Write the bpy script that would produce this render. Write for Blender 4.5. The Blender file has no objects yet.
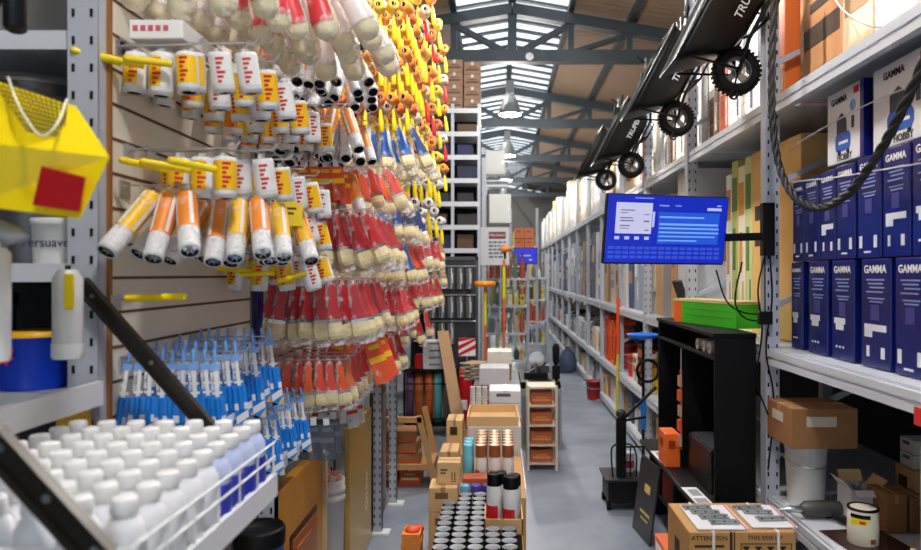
import bpy, bmesh, math, random
from mathutils import Vector, Matrix, Euler
random.seed(11)
SC = bpy.context.scene
COL = SC.collection
PI = math.pi

# ------------------------------------------------------------------ camera, sky, sun, lamps, exposure
F, VX, VY, H = 700.0, 500.0, 274.0, 1.6
cd = bpy.data.cameras.new('camera'); cam = bpy.data.objects.new('camera', cd); COL.objects.link(cam)
cam.location = (0, 0, H); cam.rotation_euler = (PI/2, 0, 0)
cd.sensor_width = 36; cd.lens = F/921*36
cd.shift_x = -(VX-460.5)/921; cd.shift_y = (VY-275)/921
cd.clip_start = .05; cd.clip_end = 200
cd.dof.use_dof = True; cd.dof.focus_distance = 3.3; cd.dof.aperture_fstop = 2.6
SC.camera = cam
w = bpy.data.worlds.new('sky'); SC.world = w; w.use_nodes = True
bg = w.node_tree.nodes['Background']; bg.inputs[0].default_value = (.80, .90, 1, 1); bg.inputs[1].default_value = 1.0
sd = bpy.data.lights.new('sun', 'SUN'); sun = bpy.data.objects.new('sun', sd); COL.objects.link(sun)
sd.energy = 9; sd.angle = .01; sd.color = (1, .95, .86)
sun.rotation_euler = Vector((.70, .08, -1)).to_track_quat('-Z', 'Y').to_euler()
LAMP_W = 170
LAMPS_Y = (.3, 3.3, 6.2, 12.0, 16.2, 20.4, 24.6)
SC.view_settings.view_transform = 'Standard'; SC.view_settings.look = 'None'
SC.view_settings.exposure = .35; SC.view_settings.gamma = 1; SC.view_settings.use_curve_mapping = False
SC.cycles.transparent_max_bounces = 24

# ------------------------------------------------------------------ materials
def lin(c): return tuple((x/255/12.92 if x/255 <= .04045 else ((x/255+.055)/1.055)**2.4) for x in c)
MC = {}
def M(rgb, rough=.5, metal=0, noise=0, nscale=20, emit=0, alpha=None, bump=0):
    key = (rgb, rough, metal, noise, nscale, emit, alpha, bump)
    if key in MC: return MC[key]
    m = bpy.data.materials.new('mat_%d' % len(MC)); m.use_nodes = True
    nt = m.node_tree; b = nt.nodes['Principled BSDF']; c = lin(rgb)
    b.inputs['Base Color'].default_value = (*c, 1); b.inputs['Roughness'].default_value = rough; b.inputs['Metallic'].default_value = metal
    if noise or bump:
        tc = nt.nodes.new('ShaderNodeTexCoord'); n = nt.nodes.new('ShaderNodeTexNoise'); n.inputs['Scale'].default_value = nscale; n.inputs['Detail'].default_value = 5
        nt.links.new(tc.outputs['Object'], n.inputs['Vector'])
        if noise:
            r = nt.nodes.new('ShaderNodeMix'); r.data_type = 'RGBA'
            r.inputs[6].default_value = (*[x*(1-noise) for x in c], 1); r.inputs[7].default_value = (*[min(1, x*(1+noise)) for x in c], 1)
            nt.links.new(n.outputs['Fac'], r.inputs[0]); nt.links.new(r.outputs[2], b.inputs['Base Color'])
        if bump:
            bp = nt.nodes.new('ShaderNodeBump'); bp.inputs['Strength'].default_value = bump; bp.inputs['Distance'].default_value = .01
            nt.links.new(n.outputs['Fac'], bp.inputs['Height']); nt.links.new(bp.outputs['Normal'], b.inputs['Normal'])
    if max(rgb) < 27: b.inputs['Specular IOR Level'].default_value = .22
    if emit:
        b.inputs['Emission Color'].default_value = (*c, 1); b.inputs['Emission Strength'].default_value = emit
    if alpha is not None: b.inputs['Alpha'].default_value = alpha
    MC[key] = m
    return m
WHITE = M((238, 238, 238), .35); STEELW = M((184, 190, 202), .38, 0, .06, 9); BEAMW = M((208, 212, 220), .35)
BLACK = M((5, 5, 6), .5); RUBBER = M((9, 9, 10), .75, 0, .2, 40); DARK = M((16, 16, 18), .6)
STEEL = M((176, 178, 182), .28, 1); WIRE = M((205, 205, 208), .3, .9); CHROME = M((215, 215, 220), .15, 1)
YEL = M((246, 216, 14), .3); RED = M((200, 6, 24), .38); ORANGE = M((240, 84, 8), .4); BLUE = M((22, 116, 208), .32)
NAVY = M((10, 20, 110), .3); CREAM = M((232, 214, 168), .8, 0, .1, 60); WOOD = M((188, 142, 88), .6, 0, .25, 14)
CARD = M((196, 152, 100), .75, 0, .08, 12); CARDL = M((214, 176, 124), .75, 0, .07, 12); CARDD = M((150, 104, 64), .78, 0, .1, 12)
TRUSS = M((50, 60, 68), .55, 0, .1, 6)
HOLE = M((20, 20, 24), .9); NAP = M((226, 226, 228), .9, 0, .08, 90, 0, None, .4); FOAM = M((240, 150, 60), .9, 0, .2, 70, 0, None, .3)
YFOAM = M((236, 196, 70), .9, 0, .2, 70, 0, None, .3)
bagm = bpy.data.materials.new('clear_plastic_glints'); bagm.use_nodes = True
_n = bagm.node_tree.nodes; _l = bagm.node_tree.links; _n.clear()
_o = _n.new('ShaderNodeOutputMaterial'); _t = _n.new('ShaderNodeBsdfTransparent'); _p = _n.new('ShaderNodeBsdfPrincipled'); _m = _n.new('ShaderNodeMixShader')
_p.inputs['Base Color'].default_value = (.95, .95, .97, 1); _p.inputs['Roughness'].default_value = .22
_tc = _n.new('ShaderNodeTexCoord'); _no = _n.new('ShaderNodeTexNoise'); _no.inputs['Scale'].default_value = 26; _no.inputs['Detail'].default_value = 3
_mp = _n.new('ShaderNodeMapRange'); _mp.inputs[1].default_value = .52; _mp.inputs[2].default_value = .68; _mp.inputs[3].default_value = .03; _mp.inputs[4].default_value = .62  # noise mixes in white patches as painted glints on the film
_bp = _n.new('ShaderNodeBump'); _bp.inputs['Strength'].default_value = .9; _bp.inputs['Distance'].default_value = .01
_l.new(_tc.outputs['Object'], _no.inputs['Vector']); _l.new(_no.outputs['Fac'], _mp.inputs[0]); _l.new(_no.outputs['Fac'], _bp.inputs['Height']); _l.new(_bp.outputs['Normal'], _p.inputs['Normal'])
_l.new(_mp.outputs[0], _m.inputs[0]); _l.new(_t.outputs[0], _m.inputs[1]); _l.new(_p.outputs[0], _m.inputs[2]); _l.new(_m.outputs[0], _o.inputs[0])
BAG = bagm

# ------------------------------------------------------------------ mesh helpers
def P(px, py, Y): return Vector(((px-VX)*Y/F, Y, H-(py-VY)*Y/F))
def frame(d):
    d = Vector(d).normalized(); a = Vector((0, 0, 1)) if abs(d.z) < .9 else Vector((1, 0, 0))
    u = d.cross(a).normalized(); return u, d.cross(u).normalized()
class B:
    def __init__(s): s.v = []; s.f = []; s.m = []; s.s = []
    def add(s, vs, fs, mi=0, smooth=False):
        o = len(s.v); s.v += [tuple(x) for x in vs]
        for f in fs: s.f.append([i+o for i in f]); s.m.append(mi); s.s.append(smooth)
        return s
    def bx(s, x0, x1, y0, y1, z0, z1, mi=0, mat=None):
        vs = [Vector((x, y, z)) for z in (z0, z1) for y in (y0, y1) for x in (x0, x1)]
        if mat is not None: vs = [mat @ v for v in vs]
        return s.add(vs, [(0, 2, 3, 1), (4, 5, 7, 6), (0, 1, 5, 4), (2, 6, 7, 3), (0, 4, 6, 2), (1, 3, 7, 5)], mi)
    def loft(s, rings, mi=0, smooth=True, cap0=True, cap1=True, closed=True):
        n = len(rings[0]); vs = [p for r in rings for p in r]; fs = []
        for k in range(len(rings)-1):
            for i in range(n if closed else n-1):
                j = (i+1) % n; fs.append((k*n+i, k*n+j, (k+1)*n+j, (k+1)*n+i))
        s.add(vs, fs, mi, smooth)
        if cap0: s.add(rings[0], [tuple(range(n))[::-1]], mi)
        if cap1: s.add(rings[-1], [tuple(range(n))], mi)
        return s
    def cyl(s, p0, p1, r0, r1=None, n=12, mi=0, cap=True, smooth=True):
        p0 = Vector(p0); p1 = Vector(p1); r1 = r0 if r1 is None else r1; u, v = frame(p1-p0)
        rg = [[p+u*(r*math.cos(2*PI*i/n))+v*(r*math.sin(2*PI*i/n)) for i in range(n)] for p, r in ((p0, r0), (p1, r1))]
        return s.loft(rg, mi, smooth, cap, cap)
    def lathe(s, prof, n=16, mi=0, c=(0, 0, 0), axis='z', smooth=True, cap=True, a0=0, a1=2*PI):
        c = Vector(c); rg = []
        for r, z in prof:
            ring = []
            for i in range(n):
                a = a0+(a1-a0)*i/(n if abs(a1-a0-2*PI) < 1e-6 else n-1)
                x, y = r*math.cos(a), r*math.sin(a)
                ring.append(c+(Vector((x, y, z)) if axis == 'z' else Vector((x, z, y)) if axis == 'y' else Vector((z, x, y))))
            rg.append(ring)
        full = abs(a1-a0-2*PI) < 1e-6
        return s.loft(rg, mi, smooth, cap and full and prof[0][0] > 1e-5, cap and full and prof[-1][0] > 1e-5, full)
    def tube(s, pts, r, n=8, mi=0):
        pts = [Vector(p) for p in pts]; rg = []; u = None
        for i, p in enumerate(pts):
            d = (pts[min(i+1, len(pts)-1)]-pts[max(i-1, 0)]).normalized()
            if u is None: u = frame(d)[0]
            u = (u-d*u.dot(d)).normalized(); v = d.cross(u)
            rr = r[i] if isinstance(r, (list, tuple)) else r
            rg.append([p+u*(rr*math.cos(2*PI*k/n))+v*(rr*math.sin(2*PI*k/n)) for k in range(n)])
        return s.loft(rg, mi)
    def prism(s, poly, axis, a, b, mi=0, smooth=False):
        def q(p, t): return Vector((t, p[0], p[1])) if axis == 'x' else Vector((p[0], t, p[1])) if axis == 'y' else Vector((p[0], p[1], t))
        return s.loft([[q(p, a) for p in poly], [q(p, b) for p in poly]], mi, smooth)
    def sphere(s, c, r, n=10, mi=0, sz=1):
        prof = [(max(1e-4, r*math.sin(PI*k/n)), -r*sz*math.cos(PI*k/n)) for k in range(n+1)]
        return s.lathe(prof, n*2, mi, c, cap=False)
    def build(s, name, mats, parent=None, loc=None, rot=None, bevel=0):
        me = bpy.data.meshes.new(name); me.from_pydata(s.v, [], s.f)
        for m in (mats if isinstance(mats, (list, tuple)) else [mats]): me.materials.append(m)
        me.polygons.foreach_set('material_index', s.m); me.polygons.foreach_set('use_smooth', s.s)
        bm = bmesh.new(); bm.from_mesh(me); bmesh.ops.recalc_face_normals(bm, faces=bm.faces); bm.to_mesh(me); bm.free()
        o = bpy.data.objects.new(name, me); COL.objects.link(o)
        if parent: o.parent = parent
        if loc is not None: o.location = loc
        if rot is not None: o.rotation_euler = rot
        if bevel:
            md = o.modifiers.new('bevel', 'BEVEL'); md.width = bevel; md.segments = 2; md.limit_method = 'ANGLE'
        return o
def bez(pts, n=12):
    pts = [Vector(p) for p in pts]; out = []; q = [pts[0]*2-pts[1]]+pts+[pts[-1]*2-pts[-2]]
    for i in range(1, len(q)-2):
        a, b, c, d = q[i-1:i+3]
        for k in range(n):
            t = k/n; out.append(.5*((2*b)+(c-a)*t+(2*a-5*b+4*c-d)*t*t+(3*b-a-3*c+d)*t**3))
    return out+[pts[-1]]
LABELS = {}
def tag(o, label, cat, group=None, kind=None):
    nw = len(label.split())
    if not 4 <= nw <= 16: print('LABEL LENGTH', nw, label)
    if label in LABELS: print('DUP LABEL', label)
    LABELS[label] = 1
    o['label'] = label; o['category'] = cat
    if group: o['group'] = group
    if kind: o['kind'] = kind
    return o
def thing(name, label, cat, loc=(0, 0, 0), rot=(0, 0, 0), group=None):
    o = bpy.data.objects.new(name, None); COL.objects.link(o); o.location = loc; o.rotation_euler = rot; o.empty_display_size = .05
    return tag(o, label, cat, group)
def struct(name, b, mats):
    o = b.build(name, mats); o['kind'] = 'structure'; return o
def proto(name):
    o = bpy.data.objects.new(name, None); COL.objects.link(o); o.empty_display_size = .05; return o
USED = set(); REST = Matrix.Identity(4)
def put(p, loc, rot, label, cat, group=None, mats=None, scale=1):
    """first call places the built thing itself, later calls place copies of it and of its parts"""
    kids = list(p.children)
    if p.name not in USED:
        USED.add(p.name); r = p; pairs = [(k, k, list(k.children)) for k in kids]; SRC[p.name] = True
    else:
        r = p.copy(); COL.objects.link(r); pairs = []
        for k in kids:
            c = k.copy(); COL.objects.link(c); c.parent = r; pairs.append((k, c, []))
            for g in k.children:
                d = g.copy(); COL.objects.link(d); d.parent = c; pairs.append((g, d, []))
    r.location = loc; r.rotation_euler = rot; r.scale = (scale,)*3
    if mats is not None:
        for k, c, _ in pairs:
            base = k.name.split('.')[0]
            if base in mats and c.type == 'MESH':
                mm = mats[base]; mm = mm if isinstance(mm, (list, tuple)) else [mm]
                for i, m in enumerate(mm):
                    c.material_slots[i].link = 'OBJECT'; c.material_slots[i].material = m
    elif r is not p:
        for k, c, _ in pairs:
            if c.type == 'MESH':
                for sl in c.material_slots: sl.link = 'DATA'
    for key in ('label', 'category', 'group'):
        if key in r: del r[key]
    return tag(r, label, cat, group)
SRC = {}
FACE = {'cam': Matrix(((1, 0, 0), (0, 0, -1), (0, 1, 0))), 'aisle_r': Matrix(((0, 0, -1), (-1, 0, 0), (0, 1, 0))),
        'aisle_l': Matrix(((0, 0, 1), (1, 0, 0), (0, 1, 0))), 'up': Matrix.Identity(3)}
TX = {}
def text(name, s, size, mat, parent, loc, face='cam', roll=0, align='CENTER', bold=0, rot=None):
    key = (s, size, align, bold)
    if key not in TX:
        cu = bpy.data.curves.new('t', 'FONT'); cu.body = s; cu.size = size; cu.align_x = align; cu.align_y = 'CENTER'; cu.extrude = .0004; cu.offset = bold; cu.resolution_u = 3
        o = bpy.data.objects.new('t', cu); COL.objects.link(o); dg = bpy.context.evaluated_depsgraph_get()
        me = bpy.data.meshes.new_from_object(o.evaluated_get(dg)); bpy.data.objects.remove(o); bpy.data.curves.remove(cu); TX[key] = me
    me = TX[key].copy(); me.materials.clear(); me.materials.append(mat)
    o = bpy.data.objects.new(name, me); COL.objects.link(o); o.parent = parent; o.location = loc
    mm = rot if rot is not None else FACE[face].to_4x4()
    o.rotation_euler = (mm.to_4x4() @ Matrix.Rotation(roll, 4, 'Z')).to_euler()
    return o
ORD = ['first', 'second', 'third', 'fourth', 'fifth', 'sixth', 'seventh', 'eighth', 'ninth', 'tenth', 'eleventh', 'twelfth', 'thirteenth', 'fourteenth', 'fifteenth', 'sixteenth', 'seventeenth', 'eighteenth', 'nineteenth', 'twentieth']

# ------------------------------------------------------------------ the setting
GROUND = bpy.data.materials.new('concrete'); GROUND.use_nodes = True
nt = GROUND.node_tree; b_ = nt.nodes['Principled BSDF']; b_.inputs['Roughness'].default_value = .42
tc = nt.nodes.new('ShaderNodeTexCoord'); n1 = nt.nodes.new('ShaderNodeTexNoise'); n1.inputs['Scale'].default_value = 1.6; n1.inputs['Detail'].default_value = 8
cr = nt.nodes.new('ShaderNodeValToRGB'); cr.color_ramp.elements[0].color = (*lin((118, 128, 142)), 1); cr.color_ramp.elements[1].color = (*lin((160, 168, 180)), 1)
cr.color_ramp.elements[0].position = .35; cr.color_ramp.elements[1].position = .7
nt.links.new(tc.outputs['Object'], n1.inputs['Vector']); nt.links.new(n1.outputs['Fac'], cr.inputs[0]); nt.links.new(cr.outputs[0], b_.inputs['Base Color'])
XL, XR, YB, YF = -4.2, 2.7, 30.0, -2.5
struct('floor', B().bx(XL, XR, YF, YB, -.1, 0), GROUND)
WALLM = M((120, 116, 112), .8, 0, .1, 3)
struct('wall_left', B().bx(XL-.1, XL, YF, YB, 0, 4.75), WALLM)
struct('wall_right', B().bx(XR, XR+.1, YF, YB, 0, 5.0), WALLM)
RX, RZ, SL = .17, 5.36, .17
def roofz(x): return RZ-SL*abs(x-RX)
struct('wall_front_added', B().bx(XL, -1.9, YF-.1, YF, 0, 4.7).bx(1.9, XR, YF-.1, YF, 0, 4.9).bx(-1.9, 1.9, YF-.1, YF, 2.6, 5.0), WALLM)  # unseen front wall, added to cut the flat daylight from behind
struct('wall_back', B().prism([(XL, 0), (XR, 0), (XR, roofz(XR)), (RX, RZ), (XL, roofz(XL))], 'y', YB, YB+.1), WALLM)
# corrugated roof sheets either side of the skylight
SKW = .80
ROOF = M((138, 116, 98), .7, 0, .12, 5)
def roof_side(name, x0, x1):
    b = B(); n = 420; ys = [YF+(YB-YF)*i/n for i in range(n+1)]
    vs = []; fs = []
    for i, y in enumerate(ys):
        dz = .012 if i % 2 else -.012
        for x in (x0, x1): vs.append((x, y, roofz(x)+.06+dz))
    for i in range(n): fs.append((2*i, 2*i+1, 2*i+3, 2*i+2))
    b.add(vs, fs); o = struct(name, b, ROOF)
    md = o.modifiers.new('sheet', 'SOLIDIFY'); md.thickness = .02
roof_side('ceiling', RX+SKW, XR+.2); roof_side('ceiling_left', XL-.2, RX-SKW)
glz = bpy.data.materials.new('roof_glazing'); glz.use_nodes = True
_n = glz.node_tree.nodes; _l = glz.node_tree.links; _n.clear()
_o = _n.new('ShaderNodeOutputMaterial'); _t = _n.new('ShaderNodeBsdfTransparent'); _p = _n.new('ShaderNodeBsdfTranslucent'); _m = _n.new('ShaderNodeMixShader')
_t.inputs[0].default_value = (.96, .98, 1, 1); _p.inputs[0].default_value = (.9, .95, 1, 1); _m.inputs[0].default_value = .2
_l.new(_t.outputs[0], _m.inputs[1]); _l.new(_p.outputs[0], _m.inputs[2]); _l.new(_m.outputs[0], _o.inputs[0])
sk = B()
for sgn in (-1, 1):
    x0, x1 = RX, RX+sgn*SKW
    sk.add([(x0, YF, RZ+.09), (x1, YF, roofz(x1)+.09), (x1, YB, roofz(x1)+.09), (x0, YB, RZ+.09)], [(0, 1, 2, 3)])
struct('window_1', sk, glz)
bars = B(); y = YF+.2
while y < YB:
    for sgn in (-1, 1):
        x1 = RX+sgn*SKW
        bars.add([(RX, y, RZ+.05), (RX, y+.085, RZ+.05), (RX, y+.085, RZ+.085), (RX, y, RZ+.085), (x1, y, roofz(x1)+.05), (x1, y+.085, roofz(x1)+.05), (x1, y+.085, roofz(x1)+.085), (x1, y, roofz(x1)+.085)],
                 [(0, 1, 2, 3), (4, 5, 6, 7), (0, 1, 5, 4), (1, 2, 6, 5), (2, 3, 7, 6), (3, 0, 4, 7)])
    y += .40
for x in (RX-SKW, RX+SKW): bars.bx(x-.03, x+.03, YF, YB, roofz(x)-.01, roofz(x)+.09)
bars.bx(RX-.05, RX+.05, YF, YB, RZ-.02, RZ+.08)
struct('trim_1', bars, TRUSS)
pur = B()
for x in (RX+1.62, RX-1.62, RX-2.9): pur.bx(x-.035, x+.035, YF, YB, roofz(x)-.03, roofz(x)+.045)
struct('trim_2', pur, TRUSS)
def beam(b, p0, p1, wy, t):
    p0 = Vector(p0); p1 = Vector(p1); d = (p1-p0).normalized(); n = Vector((-d.z, 0, d.x))*t/2; y = Vector((0, wy/2, 0))
    b.loft([[p-n-y, p+n-y, p+n+y, p-n+y] for p in (p0, p1)], 0, False)
CH = 4.60
for k, Y in enumerate((1.3, 5.5, 9.7, 14.0, 18.2, 22.4, 26.6)):
    b = B(); tk = .15
    b.bx(XL+.02, XR-.02, Y-.08, Y+.08, CH-.075, CH+.085)
    for xe in (XL+.02, XR-.02): beam(b, (RX, Y, RZ-.10), (xe, Y, roofz(xe)-.10), .16, tk)
    b.bx(RX-.06, RX+.06, Y-.06, Y+.06, CH, RZ-.1)
    for sgn in (-1, 1):
        px = RX
        for j in range(1, 5):
            x = RX+sgn*.81*j
            if not XL+.1 < x < XR-.1: break
            b.bx(x-.04, x+.04, Y-.05, Y+.05, CH, roofz(x)-.1)
            if j == 1: beam(b, (RX+sgn*.05, Y, CH+.05), (x, Y, roofz(x)-.17), .09, .075)
            else: beam(b, (px, Y, CH+.06), (x, Y, roofz(x)-.17), .09, .06)
            px = x
    o = struct('trim_%d' % (k+3), b, TRUSS)

# bell lamps hanging below the ridge
bellm = M((128, 130, 132), .35)
def bell(Y, label):
    t = thing('pendant_lamp', label, 'lamp', (RX, Y, 4.33), group='bell lamps under the ridge')
    B().lathe([(.05, .34), (.09, .31), (.13, .24), (.17, .12), (.19, .02), (.195, 0), (.185, 0), (.165, .12), (.125, .235), (.085, .3)], 24, cap=False).build('bell_shade', bellm, t)
    B().cyl((0, 0, .08), (0, 0, .27), .07, .06, 14).build('bulb', M((255, 250, 240), .4, 0, 0, 20, 1.6), t)
    B().bx(-.07, .07, -.07, .07, .36, .58).cyl((0, 0, .3), (0, 0, .4), .03).build('ballast_box', M((140, 142, 144), .4), t)
    B().cyl((0, 0, .57), (0, 0, RZ-4.33-.03), .012, n=6).build('suspension_rod', TRUSS, t)
    l = bpy.data.lights.new('bulb_light', 'POINT'); l.energy = LAMP_W; l.shadow_soft_size = .16; l.color = (1, .965, .92)
    lo = bpy.data.objects.new('bulb_light', l); COL.objects.link(lo); lo.parent = t; lo.location = (0, 0, -.12)
LN = {12.0: 'white bell pendant lamp hanging nearest, under the skylight ridge', 16.2: 'white bell pendant lamp hanging further back, below the nearest one'}
for Y, wh in ((.3, 'added unseen above the camera'), (3.3, 'added unseen over the near aisle'), (6.2, 'added unseen over the middle aisle'), (20.4, 'far along the aisle'), (24.6, 'deepest in the shop')): LN[Y] = 'white bell pendant lamp on the skylight ridge, '+wh  # the three near lamps are added out of view to light the aisle
for Y in LAMPS_Y: bell(Y, LN[Y])
t = thing('wall_clock', 'small round white dial fixed on the nearest roof beam', 'clock', P(529.5, 57, 9.6))
B().cyl((0, .015, 0), (0, -.02, 0), .055, n=20).build('dial', M((225, 228, 230), .4), t); B().lathe([(.055, -.025), (.062, -.02), (.062, .015)], 20, axis='y', cap=False).build('rim', TRUSS, t)
# ------------------------------------------------------------------ left wall of hanging goods
XP = -1.0
PANEL = M((232, 224, 208), .35, 0, .03, 3); GROOVE = M((96, 66, 40), .7); EDGE = M((150, 98, 44), .5)
def slot_holes(b, x0, x1, y, z0, z1, step=.05, mi=1, w=.007, h=.02, cols=2):
    z = z0
    while z < z1:
        for c in range(cols):
            x = x0+(x1-x0)*(c+.5)/cols+(.0 if cols == 1 else (.004 if c else -.004))
            b.bx(x-w/2, x+w/2, y-.002, y, z, z+h, mi)
        z += step
def post(b, x, y, z0, z1, wx=.07, wy=.05, holes=True, step=.075):
    b.bx(x-wx/2, x+wx/2, y-.003, y+.003, z0, z1).bx(x-wx/2, x-wx/2+.004, y, y+wy, z0, z1).bx(x+wx/2-.004, x+wx/2, y, y+wy, z0, z1)
    if holes: slot_holes(b, x-wx/2, x+wx/2, y-.003, z0+.05, z1-.03, step)
PLACES = ['nearest', 'second', 'third', 'farthest']
for i, (y0, y1, zb, zt) in enumerate(((1.80, 2.80, .95, 3.3), (2.92, 3.86, .95, 3.5), (3.98, 4.96, .95, 3.7), (5.08, 7.3, .95, 4.1))):
    t = thing('slatwall_panel', 'cream slatwall display panel with dark grooves, %s from the camera on the left' % PLACES[i], 'panel', (XP, y0, zb))
    b = B().bx(-.02, 0, 0, y1-y0, 0, zt-zb); g = B(); z = 1.35 % .09
    z = .01
    while z < zt-zb:
        b.bx(-.001, .0015, 0, y1-y0, z-.004, z+.004, 1); z += .09
    b.build('board', [PANEL, GROOVE], t)
    B().bx(-.025, .004, -.014, 0, 0, zt-zb).build('edge_strip', EDGE, t)
    if i: q = B(); post(q, -.06, -.045, -zb, zt-zb, .085, .04, True, .0685); q.build('upright', [STEELW, HOLE], t)
    B().bx(-.10, -.02, .0, y1-y0, -.12, -.05).bx(-.10, -.02, 0, y1-y0, -zb+.1, -zb+.16).build('base_rail', STEELW, t)
# narrow navy strip between the first two panels
t = thing('banner_strip', 'narrow navy blue display strip standing between first two slatwall panels', 'banner', (-.985, 2.83, 1.25))
B().bx(-.005, .005, 0, .07, 0, .6).build('board', NAVY, t)

# ---- products: each hangs from its own origin, downwards
LBLY = M((250, 196, 20), .4); LBLR = M((206, 48, 36), .4); LBLO = M((244, 140, 24), .4)
def mini_roller(handle=False):
    p = proto('mini_roller')
    B().lathe([(.020, -.135), (.031, -.135), (.032, -.12), (.032, -.03), (.030, -.018), (.019, -.018)], 16, cap=False).build('sleeve', NAP, p)
    B().lathe([(.020, -.133), (.020, -.02)], 14, cap=False).lathe([(.0001, -.10), (.02, -.10)], 14, cap=False).lathe([(.006, -.136), (.006, -.1)], 8).build('core', HOLE, p)
    b = B().lathe([(.0326, -.112), (.0326, -.03)], 10, 0, a0=PI*1.12, a1=PI*1.68, cap=False).lathe([(.0327, -.112), (.0327, -.03)], 7, 1, a0=PI*1.68, a1=PI*1.95, cap=False)
    for k in range(6): b.lathe([(.0331, -.108+.013*k), (.0331, -.100+.013*k)], 5, 2, a0=PI*1.45, a1=PI*(1.56+.06*(k % 3)), cap=False)
    b.build('label', [LBLY, WHITE, LBLR], p)
    B().bx(-.012, .012, -.0006, .0006, -.02, .012).build('hang_tab', BAG, p)
    if handle: B().cyl((-.02, -.045, -.06), (-.125, -.10, -.048), .0105, n=10).sphere((-.125, -.10, -.048), .0105, 5).build('handle', YEL, p)
    return p
def long_roller(name='paint_roller_sleeve'):
    p = proto(name)
    B().lathe([(.020, -.235), (.0245, -.235), (.0255, -.225), (.0255, -.04), (.02, -.03)], 16, cap=False).build('sleeve', NAP, p)
    B().lathe([(.0202, -.234), (.0202, -.18), (.0001, -.18)], 14, cap=False).build('core', HOLE, p)
    b = B().lathe([(.0001, -.226), (.0195, -.226)], 10, 0, cap=False)
    for k in range(3): b.bx(-.0018, .0018, -.016, .016, -.231, -.2265, 0, Matrix.Rotation(k*PI/3, 4, 'Z'))
    b.build('end_cap', CHROME, p)
    b = B().lathe([(.0262, -.165), (.0262, -.035)], 16, 0, cap=False)
    for k in range(4): b.lathe([(.0265, -.16), (.0265, -.04)], 3, 1, a0=PI*(.25+.5*k), a1=PI*(.37+.5*k), cap=False)
    b.build('label', [LBLY, LBLO], p)
    B().lathe([(.003, .015), (.02, -.02), (.028, -.06), (.028, -.22)], 10, cap=False).build('bag', BAG, p)
    return p
def brush(name='paint_brush', handle=RED, bag=True):
    p = proto(name)
    prof = [(-.009, 0), (.009, 0), (.013, -.03), (.012, -.07), (.017, -.10), (.026, -.13), (-.026, -.13), (-.017, -.10), (-.012, -.07), (-.013, -.03)]
    B().prism(prof, 'y', -.008, .008).build('handle', handle, p, bevel=.003)
    B().bx(-.0275, .0275, -.010, .010, -.140, -.128).build('ferrule', STEEL, p)
    B().loft([[Vector((x*sx, y*sy, z)) for x, y in ((-1, -1), (-.3, -1.5), (.3, -1.5), (1, -1), (1, 1), (.3, 1.5), (-.3, 1.5), (-1, 1))] for sx, sy, z in ((.0265, .0085, -.139), (.029, .011, -.168), (.027, .009, -.182), (.019, .004, -.192))], 0, False).build('bristles', CREAM, p)
    if bag:
        B().loft([[Vector((sx*math.cos(a*PI/5), sy*math.sin(a*PI/5), z)) for a in range(10)] for sx, sy, z in ((.006, .004, .02), (.016, .011, -.01), (.027, .014, -.09), (.03, .016, -.16), (.027, .012, -.215))], 0, True, False, False).build('bag', BAG, p)
    return p
def round_brush(name='round_brush'):
    p = proto(name)
    B().lathe([(.007, 0), (.012, -.012), (.011, -.05), (.02, -.075), (.024, -.095)], 12).build('handle', RED, p)
    B().lathe([(.0245, -.094), (.027, -.10), (.027, -.118), (.025, -.122)], 14).build('collar', WHITE, p)
    B().lathe([(.0245, -.120), (.0285, -.135), (.030, -.165), (.027, -.19), (.016, -.203), (.001, -.207)], 14).build('bristles', M((236, 224, 190), .85, 0, .12, 60, 0, None, .4), p)
    b = B().lathe([(.0255, -.075), (.0285, -.12), (.0315, -.15), (.0315, -.172)], 10, 0, a0=PI*1.05, a1=PI*1.75, cap=False); b.build('wrapper', [M((236, 226, 222), .35)], p)
    B().lathe([(.004, .015), (.02, -.01), (.031, -.09), (.034, -.16), (.028, -.215)], 12, cap=False).build('bag', BAG, p)
    return p
def foam_roller(name='foam_roller'):
    p = proto(name)
    B().lathe([(.011, -.035), (.023, -.035), (.027, -.026), (.027, .026), (.023, .035), (.011, .035)], 14, axis='y', cap=False).build('roller', FOAM, p)
    B().lathe([(.0001, -.030), (.0115, -.030), (.0115, .03)], 10, axis='y', cap=False).build('core', HOLE, p)
    B().tube([(0, -.045, 0), (0, -.05, -.012), (0, -.03, -.03), (0, 0, -.036), (0, 0, -.06)], .0022, 6).build('wire_frame', WIRE, p)
    B().lathe([(.008, -.155), (.0115, -.15), (.0125, -.11), (.009, -.07), (.007, -.05)], 10).build('handle', YEL, p)
    return p
def blue_brush():
    p = proto('blister_brush')
    B().lathe([(.0035, -.0), (.0045, .004), (.0045, .03), (.003, .036)], 8).bx(-.012, .012, -.004, .004, -.018, -.002).build('handle_tip', M((120, 170, 236), .35), p)
    B().bx(-.0045, .0045, -.003, .003, -.09, -.018).bx(-.011, .011, -.002, .002, -.078, -.072).build('shaft', WHITE, p)
    q = B().bx(-.0165, .0165, -.006, .006, -.20, -.085); q.bx(-.0167, .0167, -.0063, -.0058, -.150, -.132, 1)
    q.add([(-.0166, -.0064, -.168), (.0166, -.0064, -.152), (.0166, -.0064, -.172), (-.0166, -.0064, -.188)], [(0, 1, 2, 3)], 1)
    q.add([(-.0166, -.0066, -.2), (-.0166, -.0066, -.188), (.004, -.0066, -.2)], [(0, 1, 2)], 2); q.add([(.0166, -.0066, -.2), (.0166, -.0066, -.176), (-.002, -.0066, -.199), (.004, -.0066, -.2)], [(0, 1, 2, 3)], 3)
    q.lathe([(.0075, -.15), (.0075, -.09)], 8, 0, (0, -.006, 0))
    q.build('blister_card', [M((16, 130, 226), .32), WHITE, BLACK, M((226, 190, 120), .4)], p)
    B().bx(-.013, .013, -.001, .0005, -.088, .0).build('backing', BAG, p)
    return p
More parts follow.
